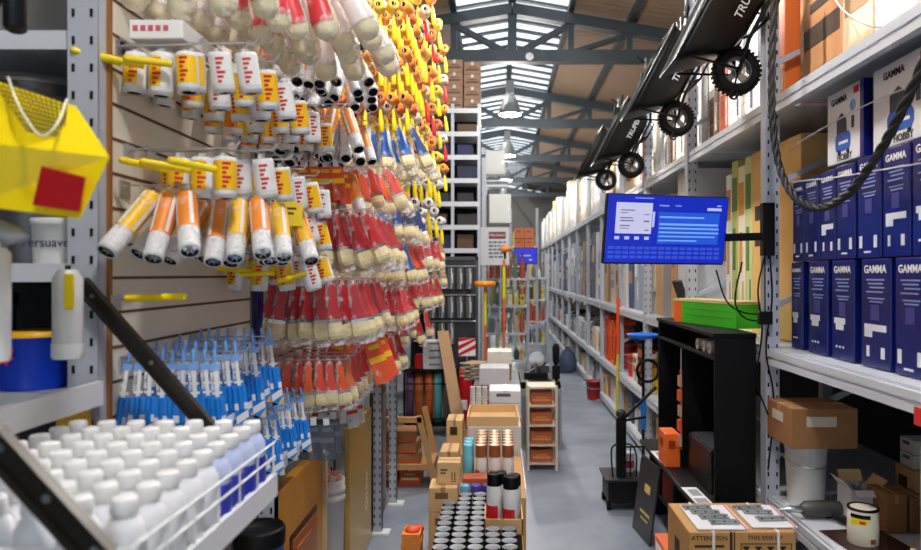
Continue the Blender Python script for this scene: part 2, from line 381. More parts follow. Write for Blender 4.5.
def card_pack(name, c1, c2):
    p = proto(name)
    b = B().bx(-.027, .027, -.007, .007, -.16, -.02)
    b.bx(-.0272, .0272, -.0074, -.0069, -.09, -.07, 1).bx(-.018, .018, -.0074, -.0069, -.045, -.03, 1)
    b.build('card', [c1, c2], p)
    B().bx(-.02, .02, -.012, -.007, -.155, -.095).build('blister', BAG, p)
    B().bx(-.012, .012, -.001, .001, -.02, .012).build('hang_tab', WHITE, p)
    return p
ROLL = mini_roller(); ROLLH = mini_roller(True); ROLLH.name = 'yellow_mini_roller'
LONG = long_roller(); BR = brush(); BRB = round_brush(); FR = foam_roller(); BB = blue_brush()
OP = card_pack('brush_pack', ORANGE, LBLY); GP = card_pack('blister_pack', M((70, 78, 92), .35), M((100, 108, 120), .35)); RP = card_pack('scraper_pack', M((226, 226, 226), .35), LBLR)

def hook(Y, z, tip, label, cap=False):
    t = thing('display_hook', label, 'hook', (XP, Y, z), group='hooks on the slatwall')
    B().tube([(.002, 0, -.02), (.006, 0, 0), (.05, 0, .0), (tip, 0, .004), (tip+.012, 0, .022)], .003, 6).build('rod', WIRE, t)
    B().bx(.0015, .005, -.025, .025, -.03, .012).build('back_plate', WIRE, t)
    if cap: B().cyl((tip-.13, 0, .002), (tip+.02, 0, .006), .0095, n=12).sphere((tip+.02, 0, .006), .0095, 6).build('grip', YEL, t)
def row(p, what, cat, rowname, group, hooks, xs, mats=None, tilt=0, fan=0, rz=0, jit=.12, scale=1, drop=0, tail=True):
    """goods on one row of hooks; every hook carries len(xs) of them, from the panel outwards"""
    for hi, (Y, z) in enumerate(hooks):
        tip = max(xs)-XP+.03
        if tail: hook(Y, z, tip, 'wire hook of the %s, %s from the near end' % (rowname, ORD[hi]))
        n = len(xs)
        for k, x in enumerate(xs):
            mm = mats[(k*3+hi*2+(k*k) % 3) % len(mats)] if mats else None
            u = (k/(n-1)-.5)*2 if n > 1 else 0
            r = (tilt+random.uniform(-jit, jit)*.6, -fan*u+random.uniform(-jit, jit)*.35, rz+random.uniform(-jit, jit)*3)
            lab = '%s, %s out on %s hook of the %s' % (what, ORD[k], ORD[hi], rowname)
            put(p, (x, Y+random.uniform(-.006, .006), z-.006-drop), r, lab, cat, group, mm, scale*random.uniform(.96, 1.04))
def span(a, b, n): return [a+(b-a)*i/(n-1) for i in range(n)]
redset = [{'handle': RED}, {'handle': M((190, 14, 34), .35)}, {'handle': M((220, 40, 44), .35)}]
mixset = [{'handle': RED}, {'handle': M((226, 60, 40), .35)}, {'handle': ORANGE}]
orgset = [{'handle': ORANGE}, {'handle': M((232, 60, 30), .4)}, {'handle': M((240, 120, 40), .4)}]
bluset = [{'handle': M((20, 60, 140), .35)}, {'handle': M((24, 96, 190), .35)}, {'handle': M((16, 30, 70), .35)}, {'handle': M((200, 210, 225), .35)}]
lblset = [{'label': [LBLY, WHITE, LBLR]}, {'label': [WHITE, WHITE, LBLR]}, {'label': [LBLO, LBLY, LBLR]}, {'label': [LBLY, LBLY, RED]}]
lngset = [{'label': [LBLY, WHITE]}, {'label': [LBLO, WHITE]}, {'label': [LBLY, LBLO]}]
frset = [{'roller': FOAM}, {'roller': YFOAM}, {'roller': M((228, 120, 60), .9, 0, .2, 60)}, {'roller': FOAM}]
frwht = [{'roller': NAP}]
# first panel
row(BRB, 'round brush with pale bristles', 'brush', 'top near row', 'round brushes over the mini rollers', [(1.90, 2.56), (2.02, 2.57), (2.16, 2.58)], span(-.93, -.69, 4), [{'handle': RED}, {'handle': RED, 'wrapper': M((216, 40, 50), .4)}], 0, .25, .3, scale=1.25)
row(BRB, 'long round brush, clear bag', 'brush', 'top middle row', 'round brushes over the second mini rollers', [(2.28, 2.64), (2.42, 2.64), (2.56, 2.64), (2.70, 2.64)], span(-.92, -.56, 6), [{'handle': RED}, {'handle': RED, 'wrapper': M((214, 30, 44), .4)}, {'wrapper': M((232, 130, 130), .4), 'handle': RED}, {'handle': M((232, 220, 200), .4)}], -.15, .5, .25, scale=1.42)
row(ROLL, 'mini roller in printed wrap', 'paint roller', 'upper roller row', 'mini rollers on the upper row', [(1.86, 2.21), (2.02, 2.21), (2.18, 2.21), (2.34, 2.2), (2.5, 2.2), (2.68, 2.2)], span(-.955, -.68, 5), lblset, .1, .12, 0, scale=.92)
row(ROLL, 'mini roller in yellow wrap', 'paint roller', 'lower roller row', 'mini rollers on the lower row', [(2.0, 1.95), (2.16, 1.95), (2.32, 1.945), (2.48, 1.945), (2.66, 1.94)], span(-.94, -.68, 5), lblset, .1, .12, 0, scale=.92)
row(ROLLH, 'mini roller with yellow handle', 'paint roller', 'near top end', 'yellow handled mini rollers at the near end', [(1.84, 2.20)], [-.955, -.89, -.825], lblset, 0, .05, .1, scale=.92)
row(ROLLH, 'mini roller with sideways yellow handle', 'paint roller', 'near second end', 'yellow handled mini rollers lower at the near end', [(1.88, 1.935)], [-.86, -.80, -.74], lblset, 0, .05, .1, scale=.92)
row(LONG, 'long roller sleeve in clear bag', 'paint roller', 'bagged sleeve row', 'bagged roller sleeves at the near end', [(1.86, 1.835)], span(-.905, -.835, 3), lngset, -.62, .42, 0, .08)
row(LONG, 'printed long roller sleeve', 'paint roller', 'second sleeve row', 'printed sleeves beside the bagged ones', [(2.02, 1.835), (2.2, 1.835), (2.4, 1.835)], span(-.90, -.70, 5), lngset, -.6, .4, 0, .08)
row(ROLLH, 'yellow wrapped mini roller', 'paint roller', 'eye level row', 'mini rollers above the blue brushes', [(2.5, 1.67), (2.7, 1.69)], span(-.93, -.70, 4), lblset, .1, .3, 0, scale=.92)
row(ROLL, 'mini roller with printed wrap', 'paint roller', 'middle roller row', 'mini rollers beside the sleeves', [(2.5, 1.84), (2.68, 1.82)], span(-.93, -.70, 4), lblset, .1, .2, 0, scale=.92)
row(BB, 'blue and white carded brush', 'brush', 'blue brush row', 'blue carded brushes on the long row', [(1.86, 1.37), (2.0, 1.376), (2.15, 1.384), (2.3, 1.392)], span(-.985, -.755, 9), None, -.12, .1, .35, .06, scale=1.05)
row(BB, 'low blue carded brush', 'brush', 'low blue row', 'blue carded brushes on the low row', [(2.36, 1.135), (2.52, 1.135), (2.68, 1.135)], span(-.96, -.76, 8), None, -.12, .1, .35, .06)
hook(1.815, 1.535, .16, 'empty hook with a yellow grip above the blue brushes', True)
t = thing('roller_box', 'white boxed roller lying across the top mini roller hooks', 'box', (-.905, 1.94, 2.219)); B().bx(-.07, .07, -.10, .10, 0, .05).build('box_body', WHITE, t, bevel=.003)
b = B(); [b.bx(-.06+.02*k, -.047+.02*k, -.1012, -.10, .02, .035) for k in range(5)]; b.build('print', M((206, 90, 110), .5), t)
t = thing('price_card', 'yellow price card hanging at the end of the mini roller hooks', 'card', (-.695, 2.30, 1.80), (0, 0, .25)); B().bx(-.045, .045, 0, .002, -.042, .045).build('card', M((250, 214, 30), .45), t)
b = B(); [b.bx(-.03, .025-.008*(k % 2), -.001, 0, .012-.016*k, .019-.016*k) for k in range(2)]; b.build('print', M((90, 80, 30), .5), t)
B().tube([(0, .003, .045), (0, .003, .135)], .002, 5).build('hanger', WIRE, t)
# second panel
row(LONG, 'white roller sleeve', 'paint roller', 'highest sleeve row', 'white sleeves near the roof', [(2.98, 2.86), (3.2, 2.86)], span(-.93, -.66, 5), [{'label': [WHITE, STEELW], 'end_cap': HOLE}], -.45, .2, scale=1.15)
row(LONG, 'bagged white roller sleeve', 'paint roller', 'tall sleeve row', 'white bagged sleeves', [(2.98, 2.56), (3.12, 2.56), (3.26, 2.56), (3.4, 2.56)], span(-.94, -.64, 7), [{'label': [WHITE, STEELW], 'end_cap': HOLE}, {'label': [STEELW, LBLO], 'end_cap': HOLE}], -.65, .35)
row(LONG, 'orange striped roller sleeve', 'paint roller', 'striped sleeve row', 'orange striped sleeves', [(2.98, 2.32), (3.14, 2.32), (3.3, 2.32)], span(-.94, -.66, 7), [{'label': [LBLO, WHITE], 'end_cap': HOLE}], -.5, .25)
row(LONG, 'plain white roller sleeve end', 'paint roller', 'sleeve row underneath', 'white sleeves under the striped ones', [(3.06, 2.25), (3.22, 2.25)], span(-.93, -.68, 7), [{'label': [WHITE, STEELW], 'end_cap': HOLE}], -.75, .3)
row(OP, 'orange and yellow card pack', 'pack', 'orange card row', 'orange card packs', [(2.98, 2.08), (3.12, 2.08)], span(-.93, -.70, 6), None, 0, .1, .5)
row(LONG, 'yellow striped sleeve', 'paint roller', 'mid sleeve row', 'striped sleeves beside the card packs', [(3.24, 2.09)], span(-.92, -.70, 6), [{'label': [LBLO, LBLY]}], -.4, .25)
row(BR, 'bagged red or orange brush', 'brush', 'orange red row', 'red and orange brushes in bags', [(3.4, 2.12), (3.54, 2.12), (3.68, 2.12)], span(-.92, -.56, 6), mixset, -.15, .4, .3, scale=1.1)
row(BR, 'red brush in clear bag', 'brush', 'large red row', 'red brushes on the large row', [(2.96, 1.87), (3.1, 1.87), (3.24, 1.87), (3.38, 1.87), (3.54, 1.87)], span(-.93, -.58, 7), redset, -.12, .4, .5, scale=1.25)
row(BR, 'red brush, pale bristles', 'brush', 'second red row', 'red brushes on the second red row', [(2.93, 1.575), (3.06, 1.575), (3.2, 1.575), (3.34, 1.575), (3.52, 1.575)], span(-.95, -.62, 8), redset, -.1, .2, .5, scale=1.25)
row(BR, 'orange brush, pale tip', 'brush', 'orange brush row', 'orange brushes under the red rows', [(2.96, 1.235), (3.1, 1.235), (3.24, 1.235)], span(-.94, -.68, 7), orgset, -.1, .15, .5, scale=.98)
row(BR, 'small red brush', 'brush', 'lower red row', 'small red brushes by the orange packs', [(3.4, 1.235), (3.56, 1.235), (3.74, 1.235)], span(-.94, -.70, 4), redset, -.1, .15, .4, scale=1.0)
row(OP, 'large orange card pack', 'pack', 'low card row', 'large orange packs beside the orange brushes', [(3.34, 1.31), (3.5, 1.31)], span(-.76, -.62, 2), None, -.1, .3, .3, scale=1.5)
row(GP, 'dark grey blister pack', 'pack', 'lowest row', 'dark blister packs over the amber board', [(2.90, 1.0), (3.02, 1.0)], span(-.93, -.72, 5), None, 0, .05, .3, scale=1.0)
row(RP, 'white and red scraper pack', 'pack', 'bucket row', 'white scraper packs above the bucket', [(3.36, 1.02), (3.5, 1.02)], span(-.88, -.72, 3), None, 0, .1, .3, scale=1.0)
# third panel
yx = span(-.92, -.54, 6)
row(FR, 'yellow handled foam roller', 'paint roller', 'first foam row', 'foam rollers on the first foam row', [(4.02, 3.14), (4.2, 3.14), (4.4, 3.14), (4.6, 3.14), (4.8, 3.14)], yx, frset, -.1, .1, scale=1.25)
row(FR, 'foam roller, yellow handle', 'paint roller', 'second foam row', 'foam rollers on the second foam row', [(4.02, 2.87), (4.2, 2.87), (4.4, 2.87), (4.6, 2.87), (4.8, 2.87)], yx, frset, -.1, .1, scale=1.25)
row(FR, 'small foam roller', 'paint roller', 'third foam row', 'foam rollers on the third foam row', [(4.02, 2.61), (4.25, 2.61), (4.5, 2.61), (4.75, 2.61)], yx, [frset[2], frset[0], {'roller': M((224, 200, 180), .9)}], -.1, .1, scale=1.25)
row(BR, 'blue brush in clear bag', 'brush', 'upper blue row', 'blue brushes under the foam rollers', [(4.05, 2.46), (4.22, 2.46), (4.42, 2.46), (4.62, 2.46)], span(-.92, -.52, 6), bluset, -.15, .4, .4, scale=1.3)
row(BR, 'dark blue brush', 'brush', 'middle blue row', 'dark blue brushes', [(4.05, 2.04), (4.24, 2.04), (4.44, 2.04), (4.7, 2.04)], span(-.93, -.56, 7), bluset, -.1, .2, .4, scale=1.2)
row(BR, 'orange or blue brush', 'brush', 'mixed row', 'mixed brushes below the dark blue ones', [(4.05, 1.78), (4.25, 1.78), (4.5, 1.78)], span(-.92, -.56, 6), [orgset[0], bluset[1], redset[0]], -.1, .3, .4, scale=1.15)
row(BR, 'red brush', 'brush', 'third panel upper red row', 'red brushes on the third panel', [(4.05, 1.52), (4.25, 1.52), (4.5, 1.52)], span(-.93, -.60, 7), redset, -.1, .2, .4, scale=1.1)
row(BR, 'bright red brush', 'brush', 'third panel low red row', 'low red brushes on the third panel', [(4.05, 1.25), (4.3, 1.25)], span(-.92, -.64, 6), redset, -.1, .2, .4, scale=1.1)
# fourth panel
for zi, z in enumerate((3.85, 3.55, 3.25, 2.95, 2.66)):
    row(FR, 'orange foam roller', 'paint roller', ['topmost', 'upper', 'middle', 'lower', 'lowest'][zi]+' far foam row', 'foam rollers on the far panel', [(5.2, z), (5.7, z), (6.3, z), (7.0, z)], span(-.90, -.56, 4), frset if zi % 2 == 0 else [{'roller': M((224, 196, 170), .9), 'handle': RED}, {'roller': M((226, 120, 70), .9), 'handle': M((196, 190, 40), .4)}, {'roller': FOAM, 'handle': RED}], -.1, .1, scale=1.5)
row(FR, 'yellow handled white roller', 'paint roller', 'upper white row', 'white rollers on the far panel', [(5.2, 2.39), (5.6, 2.39), (6.1, 2.39)], span(-.92, -.54, 5), frwht, -.1, .1, scale=1.4)
row(FR, 'white topped yellow roller', 'paint roller', 'lower white row', 'lower white rollers on the far panel', [(5.2, 2.13), (5.7, 2.11), (6.4, 2.09)], span(-.92, -.54, 5), frwht, -.1, .1, scale=1.4)
row(BR, 'far red brush', 'brush', 'far upper red row', 'red brushes on the far panel', [(5.2, 1.88), (5.6, 1.88), (6.1, 1.88)], span(-.92, -.56, 5), redset, -.1, .2, .4, scale=1.2)
row(BR, 'far bare cream brush', 'brush', 'far cream row', 'cream brushes on the far panel', [(6.7, 1.98), (7.0, 1.74)], span(-.92, -.58, 5), [{'handle': WOOD}], -.1, .1, .2, scale=1.3)
row(BR, 'far bright red brush', 'brush', 'far lower red row', 'bright red brushes on the far panel', [(5.2, 1.58), (5.7, 1.58), (6.3, 1.58)], span(-.92, -.58, 5), redset, -.1, .2, .4, scale=1.2)
row(BR, 'low far red brush', 'brush', 'far lowest red row', 'low red brushes on the far panel', [(5.2, 1.3), (5.8, 1.3)], span(-.92, -.62, 4), redset, -.1, .2, .4, scale=1.15)

# ---- things standing below the panels
t = thing('panelled_board', 'amber varnished wooden door with a raised panel, leaning under the slatwall', 'door', (-.80, 2.46, 0))
AMB = M((190, 128, 36), .3, 0, .15, 8)
B().bx(-.02, .02, 0, .62, 0, .83).build('slab', AMB, t, bevel=.004)
b = B().bx(.0205, .027, .16, .50, .08, .60); b.bx(.022, .034, .2, .46, .12, .56); b.build('raised_panel', M((160, 84, 24), .3, 0, .12, 8), t, bevel=.004)
b = B(); b.bx(.0205, .024, .15, .51, .60, .625).bx(.0205, .024, .135, .155, .07, .625); b.build('moulding', M((50, 26, 12), .4), t)
t = thing('wood_board', 'pale planed board edge standing between amber door and white bucket', 'board', (-.80, 3.10, 0))
B().bx(-.03, .03, 0, .025, 0, .86).build('plank', M((206, 176, 132), .6, 0, .1, 20), t)
t = thing('gold_board', 'tall glossy gold board with faint white script down its edge', 'board', (-.79, 3.62, 0))
B().bx(-.015, .015, 0, .60, 0, .80).build('slab', M((186, 152, 76), .28, 0, .08, 6), t, bevel=.004)
text('lettering', 'Óleo', .11, M((236, 228, 200), .5), t, (.0162, .44, .34), 'aisle_l', roll=PI/2)
t = thing('paint_bucket', 'white ribbed plastic bucket filled with red and white cloths', 'bucket', (-.825, 3.42, 0))
BW = M((226, 226, 224), .35)
B().lathe([(.055, 0), (.064, .50), (.068, .50), (.068, .52), (.064, .525), (.064, .54), (.069, .54), (.069, .56), (.064, .565), (.066, .6), (.06, .6), (.056, .4)], 28, cap=True).build('body', BW, t)
B().tube([(.066*math.cos(a), .066*math.sin(a)-.0, .555-.09*math.sin(a)*.0) for a in span(-PI*.95, -PI*.05, 14)], .003, 6).build('handle', WIRE, t)
b = B()
for k in range(16):
    a = k*2.4; r = .012+.0028*k; b.bx(-.018, .018, -.007, .007, -.016, .016, k % 3, Matrix.Translation((r*math.cos(a), r*math.sin(a), .592+.012*(k % 3))) @ Euler((k, k*1.7, k*.9)).to_matrix().to_4x4())
o = b.build('cloth_scraps', [M((214, 60, 60), .6), M((236, 214, 206), .6), M((226, 140, 130), .6)], t)
t = thing('plastic_tub', 'black lidded tub with a blue label below the bottle tray', 'bucket', (-.765, 2.225, 0))
B().lathe([(.07, 0), (.076, .75), (.074, .755)], 26).build('body', M((60, 74, 150), .4), t); B().lathe([(.08, .745), (.081, .79), (.075, .80), (.072, .79), (.01, .785)], 26).build('lid', BLACK, t)
t = thing('carton', 'yellow printed carton on end beside the black lidded tub', 'box', (-.86, 1.98, 0))
B().bx(-.09, .09, -.06, .06, 0, .70).build('box_body', M((236, 178, 50), .5), t); B().bx(-.05, .05, -.0615, -.06, .4, .62).bx(.0905, .0915, -.04, .04, .35, .6).build('print', M((200, 90, 30), .5), t)
def posts(label, Y, h, foot=True, x=-.78):
    t = thing('shelf_upright', label, 'upright', (x, Y, 0))
    b = B(); post(b, 0, 0, 0, h, .05, .045, True, .05); b.bx(.021, .025, 0, .045, 0, h); b.build('post', [STEELW, HOLE], t)
    if foot: B().bx(-.03, .075, -.03, .06, 0, .012).build('foot_plate', WHITE, t)
    B().bx(-.025, .025, .045, .30, h-.08, h-.04).build('arm', STEELW, t)
posts('white perforated upright between bottle tray and amber door', 2.34, 1.0)
posts('white perforated upright standing behind the white bucket', 3.56, 1.05, x=-.872)
posts('white perforated upright with bright foot, right of the gold board', 4.31, 1.0, x=-.755)
posts('white perforated upright with foot near the wooden crate stand', 4.86, 1.0, x=-.745)
t = thing('display_board', 'dark reddish framed panels leaning between the last two white uprights', 'board', (-.80, 4.40, 0))
B().bx(-.02, .02, 0, .4, .02, .85).build('slab', M((92, 62, 44), .4, 0, .2, 9), t); B().bx(.021, .025, .04, .36, .1, .8).build('face', M((128, 104, 92), .3), t)

# ---- near rack on the far left, open towards the camera, with its goods
t = thing('storage_rack', 'white steel rack at the left edge of the picture', 'rack', (-1.042, 1.77, 0))
for zz in (2.21, 1.625, 1.30):
    B().bx(-.90, .014, .0, .55, zz-.012, zz).bx(-.90, .014, -.012, -.001, zz-.045, zz+.002).build('shelf', BEAMW, t)
b = B(); post(b, -.0, -.02, 0, 3.4, .075, .05, True, .0685); b.build('upright', [STEELW, HOLE], t)
b = B(); post(b, -.94, -.02, 0, 3.4, .06, .05, False); b.build('upright', [STEELW, HOLE], t)
B().bx(-.95, .014, .56, .57, 0, 2.19).build('back_sheet', M((30, 30, 32), .8), t); B().bx(-.95, .014, .56, .57, 2.215, 3.4).build('back_sheet', M((126, 124, 122), .6), t)  # lower sheet coloured dark to stand in for shade inside the rack
B().bx(.0385, .056, -.80, -.03, 1.275, 1.335).build('side_rail', WHITE, t)
def pail(label, loc, r, h, col, lid=STEEL):
    t = thing('paint_pail', label, 'pail', loc)
    B().lathe([(r*.96, 0), (r, h*.96), (r*1.02, h*.97)], 28).build('body', col, t); B().lathe([(r*1.03, h*.96), (r*1.03, h), (r*.95, h), (r*.93, h-.012), (.01, h-.012)], 28).build('lid', lid, t)
    B().tube([(r*1.02*math.cos(a), r*1.02*math.sin(a), h*.82-.3*r*math.sin(-a)) for a in span(-PI, 0, 14)], .003, 6).build('handle', WIRE, t)
    return t
pail('large metal pail with silver rim on the middle shelf at left', (-1.29, 1.98, 1.626), .16, .50, M((84, 84, 88), .3, .5), M((170, 168, 164), .3, .8))
pail('dark pail beside the large metal pail at left', (-1.60, 1.98, 1.626), .13, .3, DARK)
t = thing('paint_tub', 'white tub with dark blue lettering below the yellow bucket', 'tub', (-1.165, 1.86, 1.626-.001))
B().lathe([(.065, 0), (.068, .10), (.071, .102), (.071, .12), (.01, .122)], 26).build('body', BW, t)
text('lettering', 'Tersuave', .034, M((24, 40, 90), .4), t, (.0, -.0695, .055), 'cam')
t = thing('paint_tub', 'dark blue tub under the yellow bucket at the left edge', 'tub', (-1.38, 1.85, 1.302)); B().lathe([(.08, 0), (.085, .22), (.09, .23), (.01, .23)], 24).build('body', NAVY, t); B().lathe([(.091, .22), (.091, .25), (.01, .251)], 24).build('lid', BLACK, t)
# goods hanging in front of the near rack, the yellow bucket, the bottle tray
t = thing('bucket', 'blue bucket with red 20 and orange flash, far left', 'bucket', (-1.235, 1.86, 1.302))
B().lathe([(.085, 0), (.09, .14), (.094, .142)], 28).build('body', M((14, 62, 200), .35), t); B().lathe([(.095, .135), (.095, .148), (.01, .148)], 28).build('lid', M((230, 170, 20), .35), t)
b = B(); b.add([(-.02+.032*math.cos(i*PI/8)*(1 if i % 2 else .7), -.0935, .095+.032*math.sin(i*PI/8)*(1 if i % 2 else .7)) for i in range(16)], [tuple(range(16))]); b.build('price_flash', RED, t)
text('lettering', '20', .038, WHITE, t, (-.02, -.0945, .095), 'cam', bold=.001)
t = thing('paint_can', 'brown can lettered in blue below the hanging tube', 'can', (-1.125, 1.93, 1.302))
B().lathe([(.055, 0), (.055, .08)], 24).build('body', M((60, 44, 34), .5), t); B().lathe([(.0556, .045), (.0556, .075)], 24, cap=False).build('band', M((170, 176, 190), .5), t)
text('lettering', 'suave', .034, M((24, 50, 130), .4), t, (0, -.057, .06), 'cam')
t = thing('tube_pack', 'silver capped sealant tube in clear bag hanging beside left upright', 'tube', (-1.0, 1.62, 1.62))
B().lathe([(.03, -.19), (.032, -.18), (.032, -.03), (.02, -.01)], 18).build('tube', M((214, 214, 216), .3), t); B().lathe([(.031, -.215), (.034, -.21), (.034, -.18)], 16).build('cap', M((236, 236, 238), .4), t)
B().bx(.012, .033, -.034, -.03, -.10, -.02).build('yellow_label', YEL, t); B().cyl((0, 0, -.02), (0, 0, .0), .006, n=8).build('hang_tab', BLACK, t)
t = thing('tube_pack', 'white tube hanging at the left edge under a grey bag', 'tube', (-.955, 1.32, 1.65))
B().lathe([(.026, -.215), (.028, -.205), (.028, -.01), (.02, 0)], 18).build('tube', M((232, 233, 238), .35), t); B().cyl((0, 0, -.01), (0, 0, .008), .012, n=10).build('cap', WHITE, t)
t = thing('plastic_bag', 'crumpled grey plastic bag over the white tube at left edge', 'bag', (-.985, 1.36, 1.675))
b = B(); ring = []
for k in range(9):
    r = .030*math.sin(PI*(k+.15)/8.3)+.004; ring.append([Vector((-.10+.021*k, r*.8*math.cos(a*PI/6)*(1+.25*math.sin(a*2.3+k)), r*math.sin(a*PI/6)*(1+.3*math.cos(a*1.7+k)))) for a in range(12)])
b.loft(ring).build('film', M((170, 172, 178), .25, .1, .35, 30, 0, None, .8), t)
t = thing('rubber_grip', 'black tubular handles hanging in the top left corner', 'handle', (-.985, 1.42, 2.10))
for k, (x, y, z) in enumerate(((.0, 0, .0), (-.028, .045, .01), (-.06, .0, .03))): B().lathe([(.012, z-.005), (.02, z), (.021, z+.25)], 16, c=(x, y, 0)).build('grip', M((18, 20, 28), .35), t)
t = thing('net_bundle', 'yellow mesh net bundle on a short bracket behind white bottles', 'net', (-1.035, 1.70, 1.19))
b = B(); b.lathe([(.02, 0), (.038, .03), (.035, .08), (.02, .105), (.012, .11)], 20, 0).build('bundle', M((226, 170, 34), .6, 0, .4, 80, 0, None, .6), t)
t = thing('net_bracket', 'short grey bracket under the yellow net bundle', 'bracket', (-1.04, 1.745, 1.175)); B().bx(-.03, .03, -.06, .0, 0, .012).build('plate', STEELW, t)

# yellow paint bucket with grid
t = thing('roller_bucket', 'yellow plastic paint bucket with roller grid and a red square', 'bucket', (-.86, 1.27, 1.72))
def q(px, py, Y): return P(px, py, Y)-Vector((-.86, 1.27, 1.72))
YB_ = M((244, 214, 10), .3)
A = [q(-30, 205, 1.22), q(80, 219, 1.22), q(110, 157, 1.24), q(-30, 141, 1.20)]      # front facet
U = [q(-30, 141, 1.20), q(110, 157, 1.24), q(76, 106, 1.34), q(-30, 72, 1.34)]       # sloping facet below the mouth
Bk = [q(-30, 205, 1.42), q(76, 217, 1.42), q(98, 160, 1.44), q(-30, 140, 1.44), q(70, 112, 1.46), q(-30, 84, 1.46)]
b = B(); vs = A+[U[2], U[3]]+Bk
fs = [(0, 1, 2, 3), (3, 2, 4, 5), (0, 6, 7, 1), (1, 7, 8, 2), (2, 8, 10, 4), (6, 9, 8, 7), (9, 11, 10, 8), (0, 3, 9, 6), (3, 5, 11, 9)]
b.add(vs, fs); o = b.build('tub', YB_, t); md = o.modifiers.new('wall', 'SOLIDIFY'); md.thickness = .004
md = o.modifiers.new('bevel', 'BEVEL'); md.width = .004; md.segments = 2
n = (A[1]-A[0]).cross(A[3]-A[0]).normalized(); n = n if n.y < 0 else -n
pts = [q(31, 205, 1.21), q(78, 212, 1.21), q(91, 177, 1.22), q(45, 166, 1.21)]
org = A[0]
pts = [p-n*((p-org).dot(n))+n*.004 for p in pts]
B().add(pts+[p-n*.003 for p in pts], [(0, 1, 2, 3), (7, 6, 5, 4), (0, 4, 5, 1), (1, 5, 6, 2), (2, 6, 7, 3), (3, 7, 4, 0)]).build('red_square', M((196, 10, 24), .4), t)
n2 = (U[1]-U[0]).cross(U[2]-U[0]).normalized(); n2 = n2 if n2.y < 0 else -n2
b = B(); G0, G1, G2, G3 = [p+n2*.006 for p in (q(-12, 76, 1.335), q(68, 103, 1.335), q(64, 140, 1.27), q(28, 133, 1.22))]
G3 = q(28, 134, 1.215)+n2*.006
for i in range(15):
    s = i/14; b.tube([G0.lerp(G1, s), G3.lerp(G2, s)], .0009, 5)
for i in range(11):
    s = i/10; b.tube([G0.lerp(G3, s), G1.lerp(G2, s)], .0009, 5)
b.build('grid', M((24, 22, 10), .5), t)
p0 = q(8, 77, 1.31); p3 = q(67, 99, 1.31)
b = B(); b.tube(bez([p0, q(18, 104, 1.22), q(34, 130, 1.19), q(46, 135, 1.19), q(58, 122, 1.21), p3]), .0022, 6); b.build('cord', M((232, 228, 200), .6), t)
B().tube([q(-20, 74, 1.4), q(-20, 40, 1.4), Vector((-.15, .15, .44))], .004, 6).build('hanger', BLACK, t)

# bottle tray
TZ = 1.118
t = thing('bottle_tray', 'white steel tray with wire guard holding the white bottles', 'tray', (-.515, .98, TZ))
B().bx(-.459, -.0125, .0125, .64, -.012, 0).bx(-.012, 0, 0, .64, -.03, .022).bx(-.46, -.0125, 0, .012, -.03, .02).bx(-.47, -.4605, 0, .64, -.03, .03).build('shelf', M((232, 234, 240), .35), t)
b = B()
for z in (.062, .095): b.tube([(-.46, .004, z), (-.004, .004, z), (-.004, .635, z)], .0026, 6)
for k in range(7): b.tube([(-.004, .004+.103*k, .0), (-.004, .004+.103*k, .097)], .0022, 6)
for k in range(1, 5): b.tube([(-.004-.11*k, .004, .0), (-.004-.11*k, .004, .097)], .0022, 6)
b.build('wire_guard', WHITE, t)
BAR = M((66, 62, 58), .35, .7, .2, 12)
def strut(label, p0, p1, w):
    t = thing('steel_strut', label, 'strut', p0); d = Vector(p1)-Vector(p0); u, v = frame(d)
    b = B(); fl = Vector((0, 1, 0)); s = d.cross(fl).normalized()
    for off, ww, tt in ((0, w/2, .0025), ):
        b.loft([[c-s*ww-fl*tt, c+s*ww-fl*tt, c+s*ww+fl*tt, c-s*ww+fl*tt] for c in (Vector((0, 0, 0)), d)], 0, False)
        for sg in (-1, 1): b.loft([[c+s*sg*ww-fl*.018, c+s*(sg*ww+.003)-fl*.018, c+s*(sg*ww+.003)+fl*.003, c+s*sg*ww+fl*.003] for c in (Vector((0, 0, 0)), d)], 0, False)
    b.build('bar', BAR, t)
    b = B()
    for f in (.08, .5, .92): b.cyl(d*f-fl*.006, d*f+fl*.004, w*.16, n=10)
    b.build('bolt', STEEL, t)
strut('dark steel strut running down from the left upright behind the bottles', P(82, 283, 1.735), P(222, 442, 1.735), .034)
strut('dark steel strut crossing in front of the bottles at bottom left', P(-6, 438, 1.0), P(106, 560, .955), .04)
bw = M((240, 241, 246), .3); bt = M((196, 206, 240), .25)
BODY = [(.026, 0), (.0295, .006), (.030, .09), (.0285, .108), (.022, .122), (.0165, .128), (.0165, .134)]
CAP = [(.0185, .131), (.0195, .134), (.0185, .152), (.0165, .155), (.001, .155)]
p = proto('plastic_bottle')
B().lathe(BODY, 20).build('body', bw, p); B().lathe(CAP, 18).lathe([(.0198, .133), (.0198, .138)], 18, cap=False).build('cap', WHITE, p)
p2 = proto('labelled_bottle')
B().lathe(BODY, 20).build('body', bt, p2); B().lathe(CAP, 18).build('cap', WHITE, p2); B().lathe([(.0304, .008), (.0304, .078)], 20, cap=False).build('label', M((52, 66, 196), .35), p2)
for r in range(9):
    for c in range(7):
        x = -.551-.0645*c; y = 1.025+.0665*r
        if VX+F*x/y < -14: continue
        blue = c < 1 and r > 4
        lab = 'white bottle with white cap, %s row from the front, %s from the right' % (ORD[r], ORD[c])
        if blue: lab = 'pale bottle, blue lower half, %s row from the front, %s from the right' % (ORD[r], ORD[c])
        put(p2 if blue else p, (x+random.uniform(-.0015, .0015), y+random.uniform(-.0015, .0015), TZ+.0005), (0, 0, random.uniform(0, 6)), lab, 'bottle', 'white bottles in the wire tray' if not blue else 'blue bottles in the wire tray')
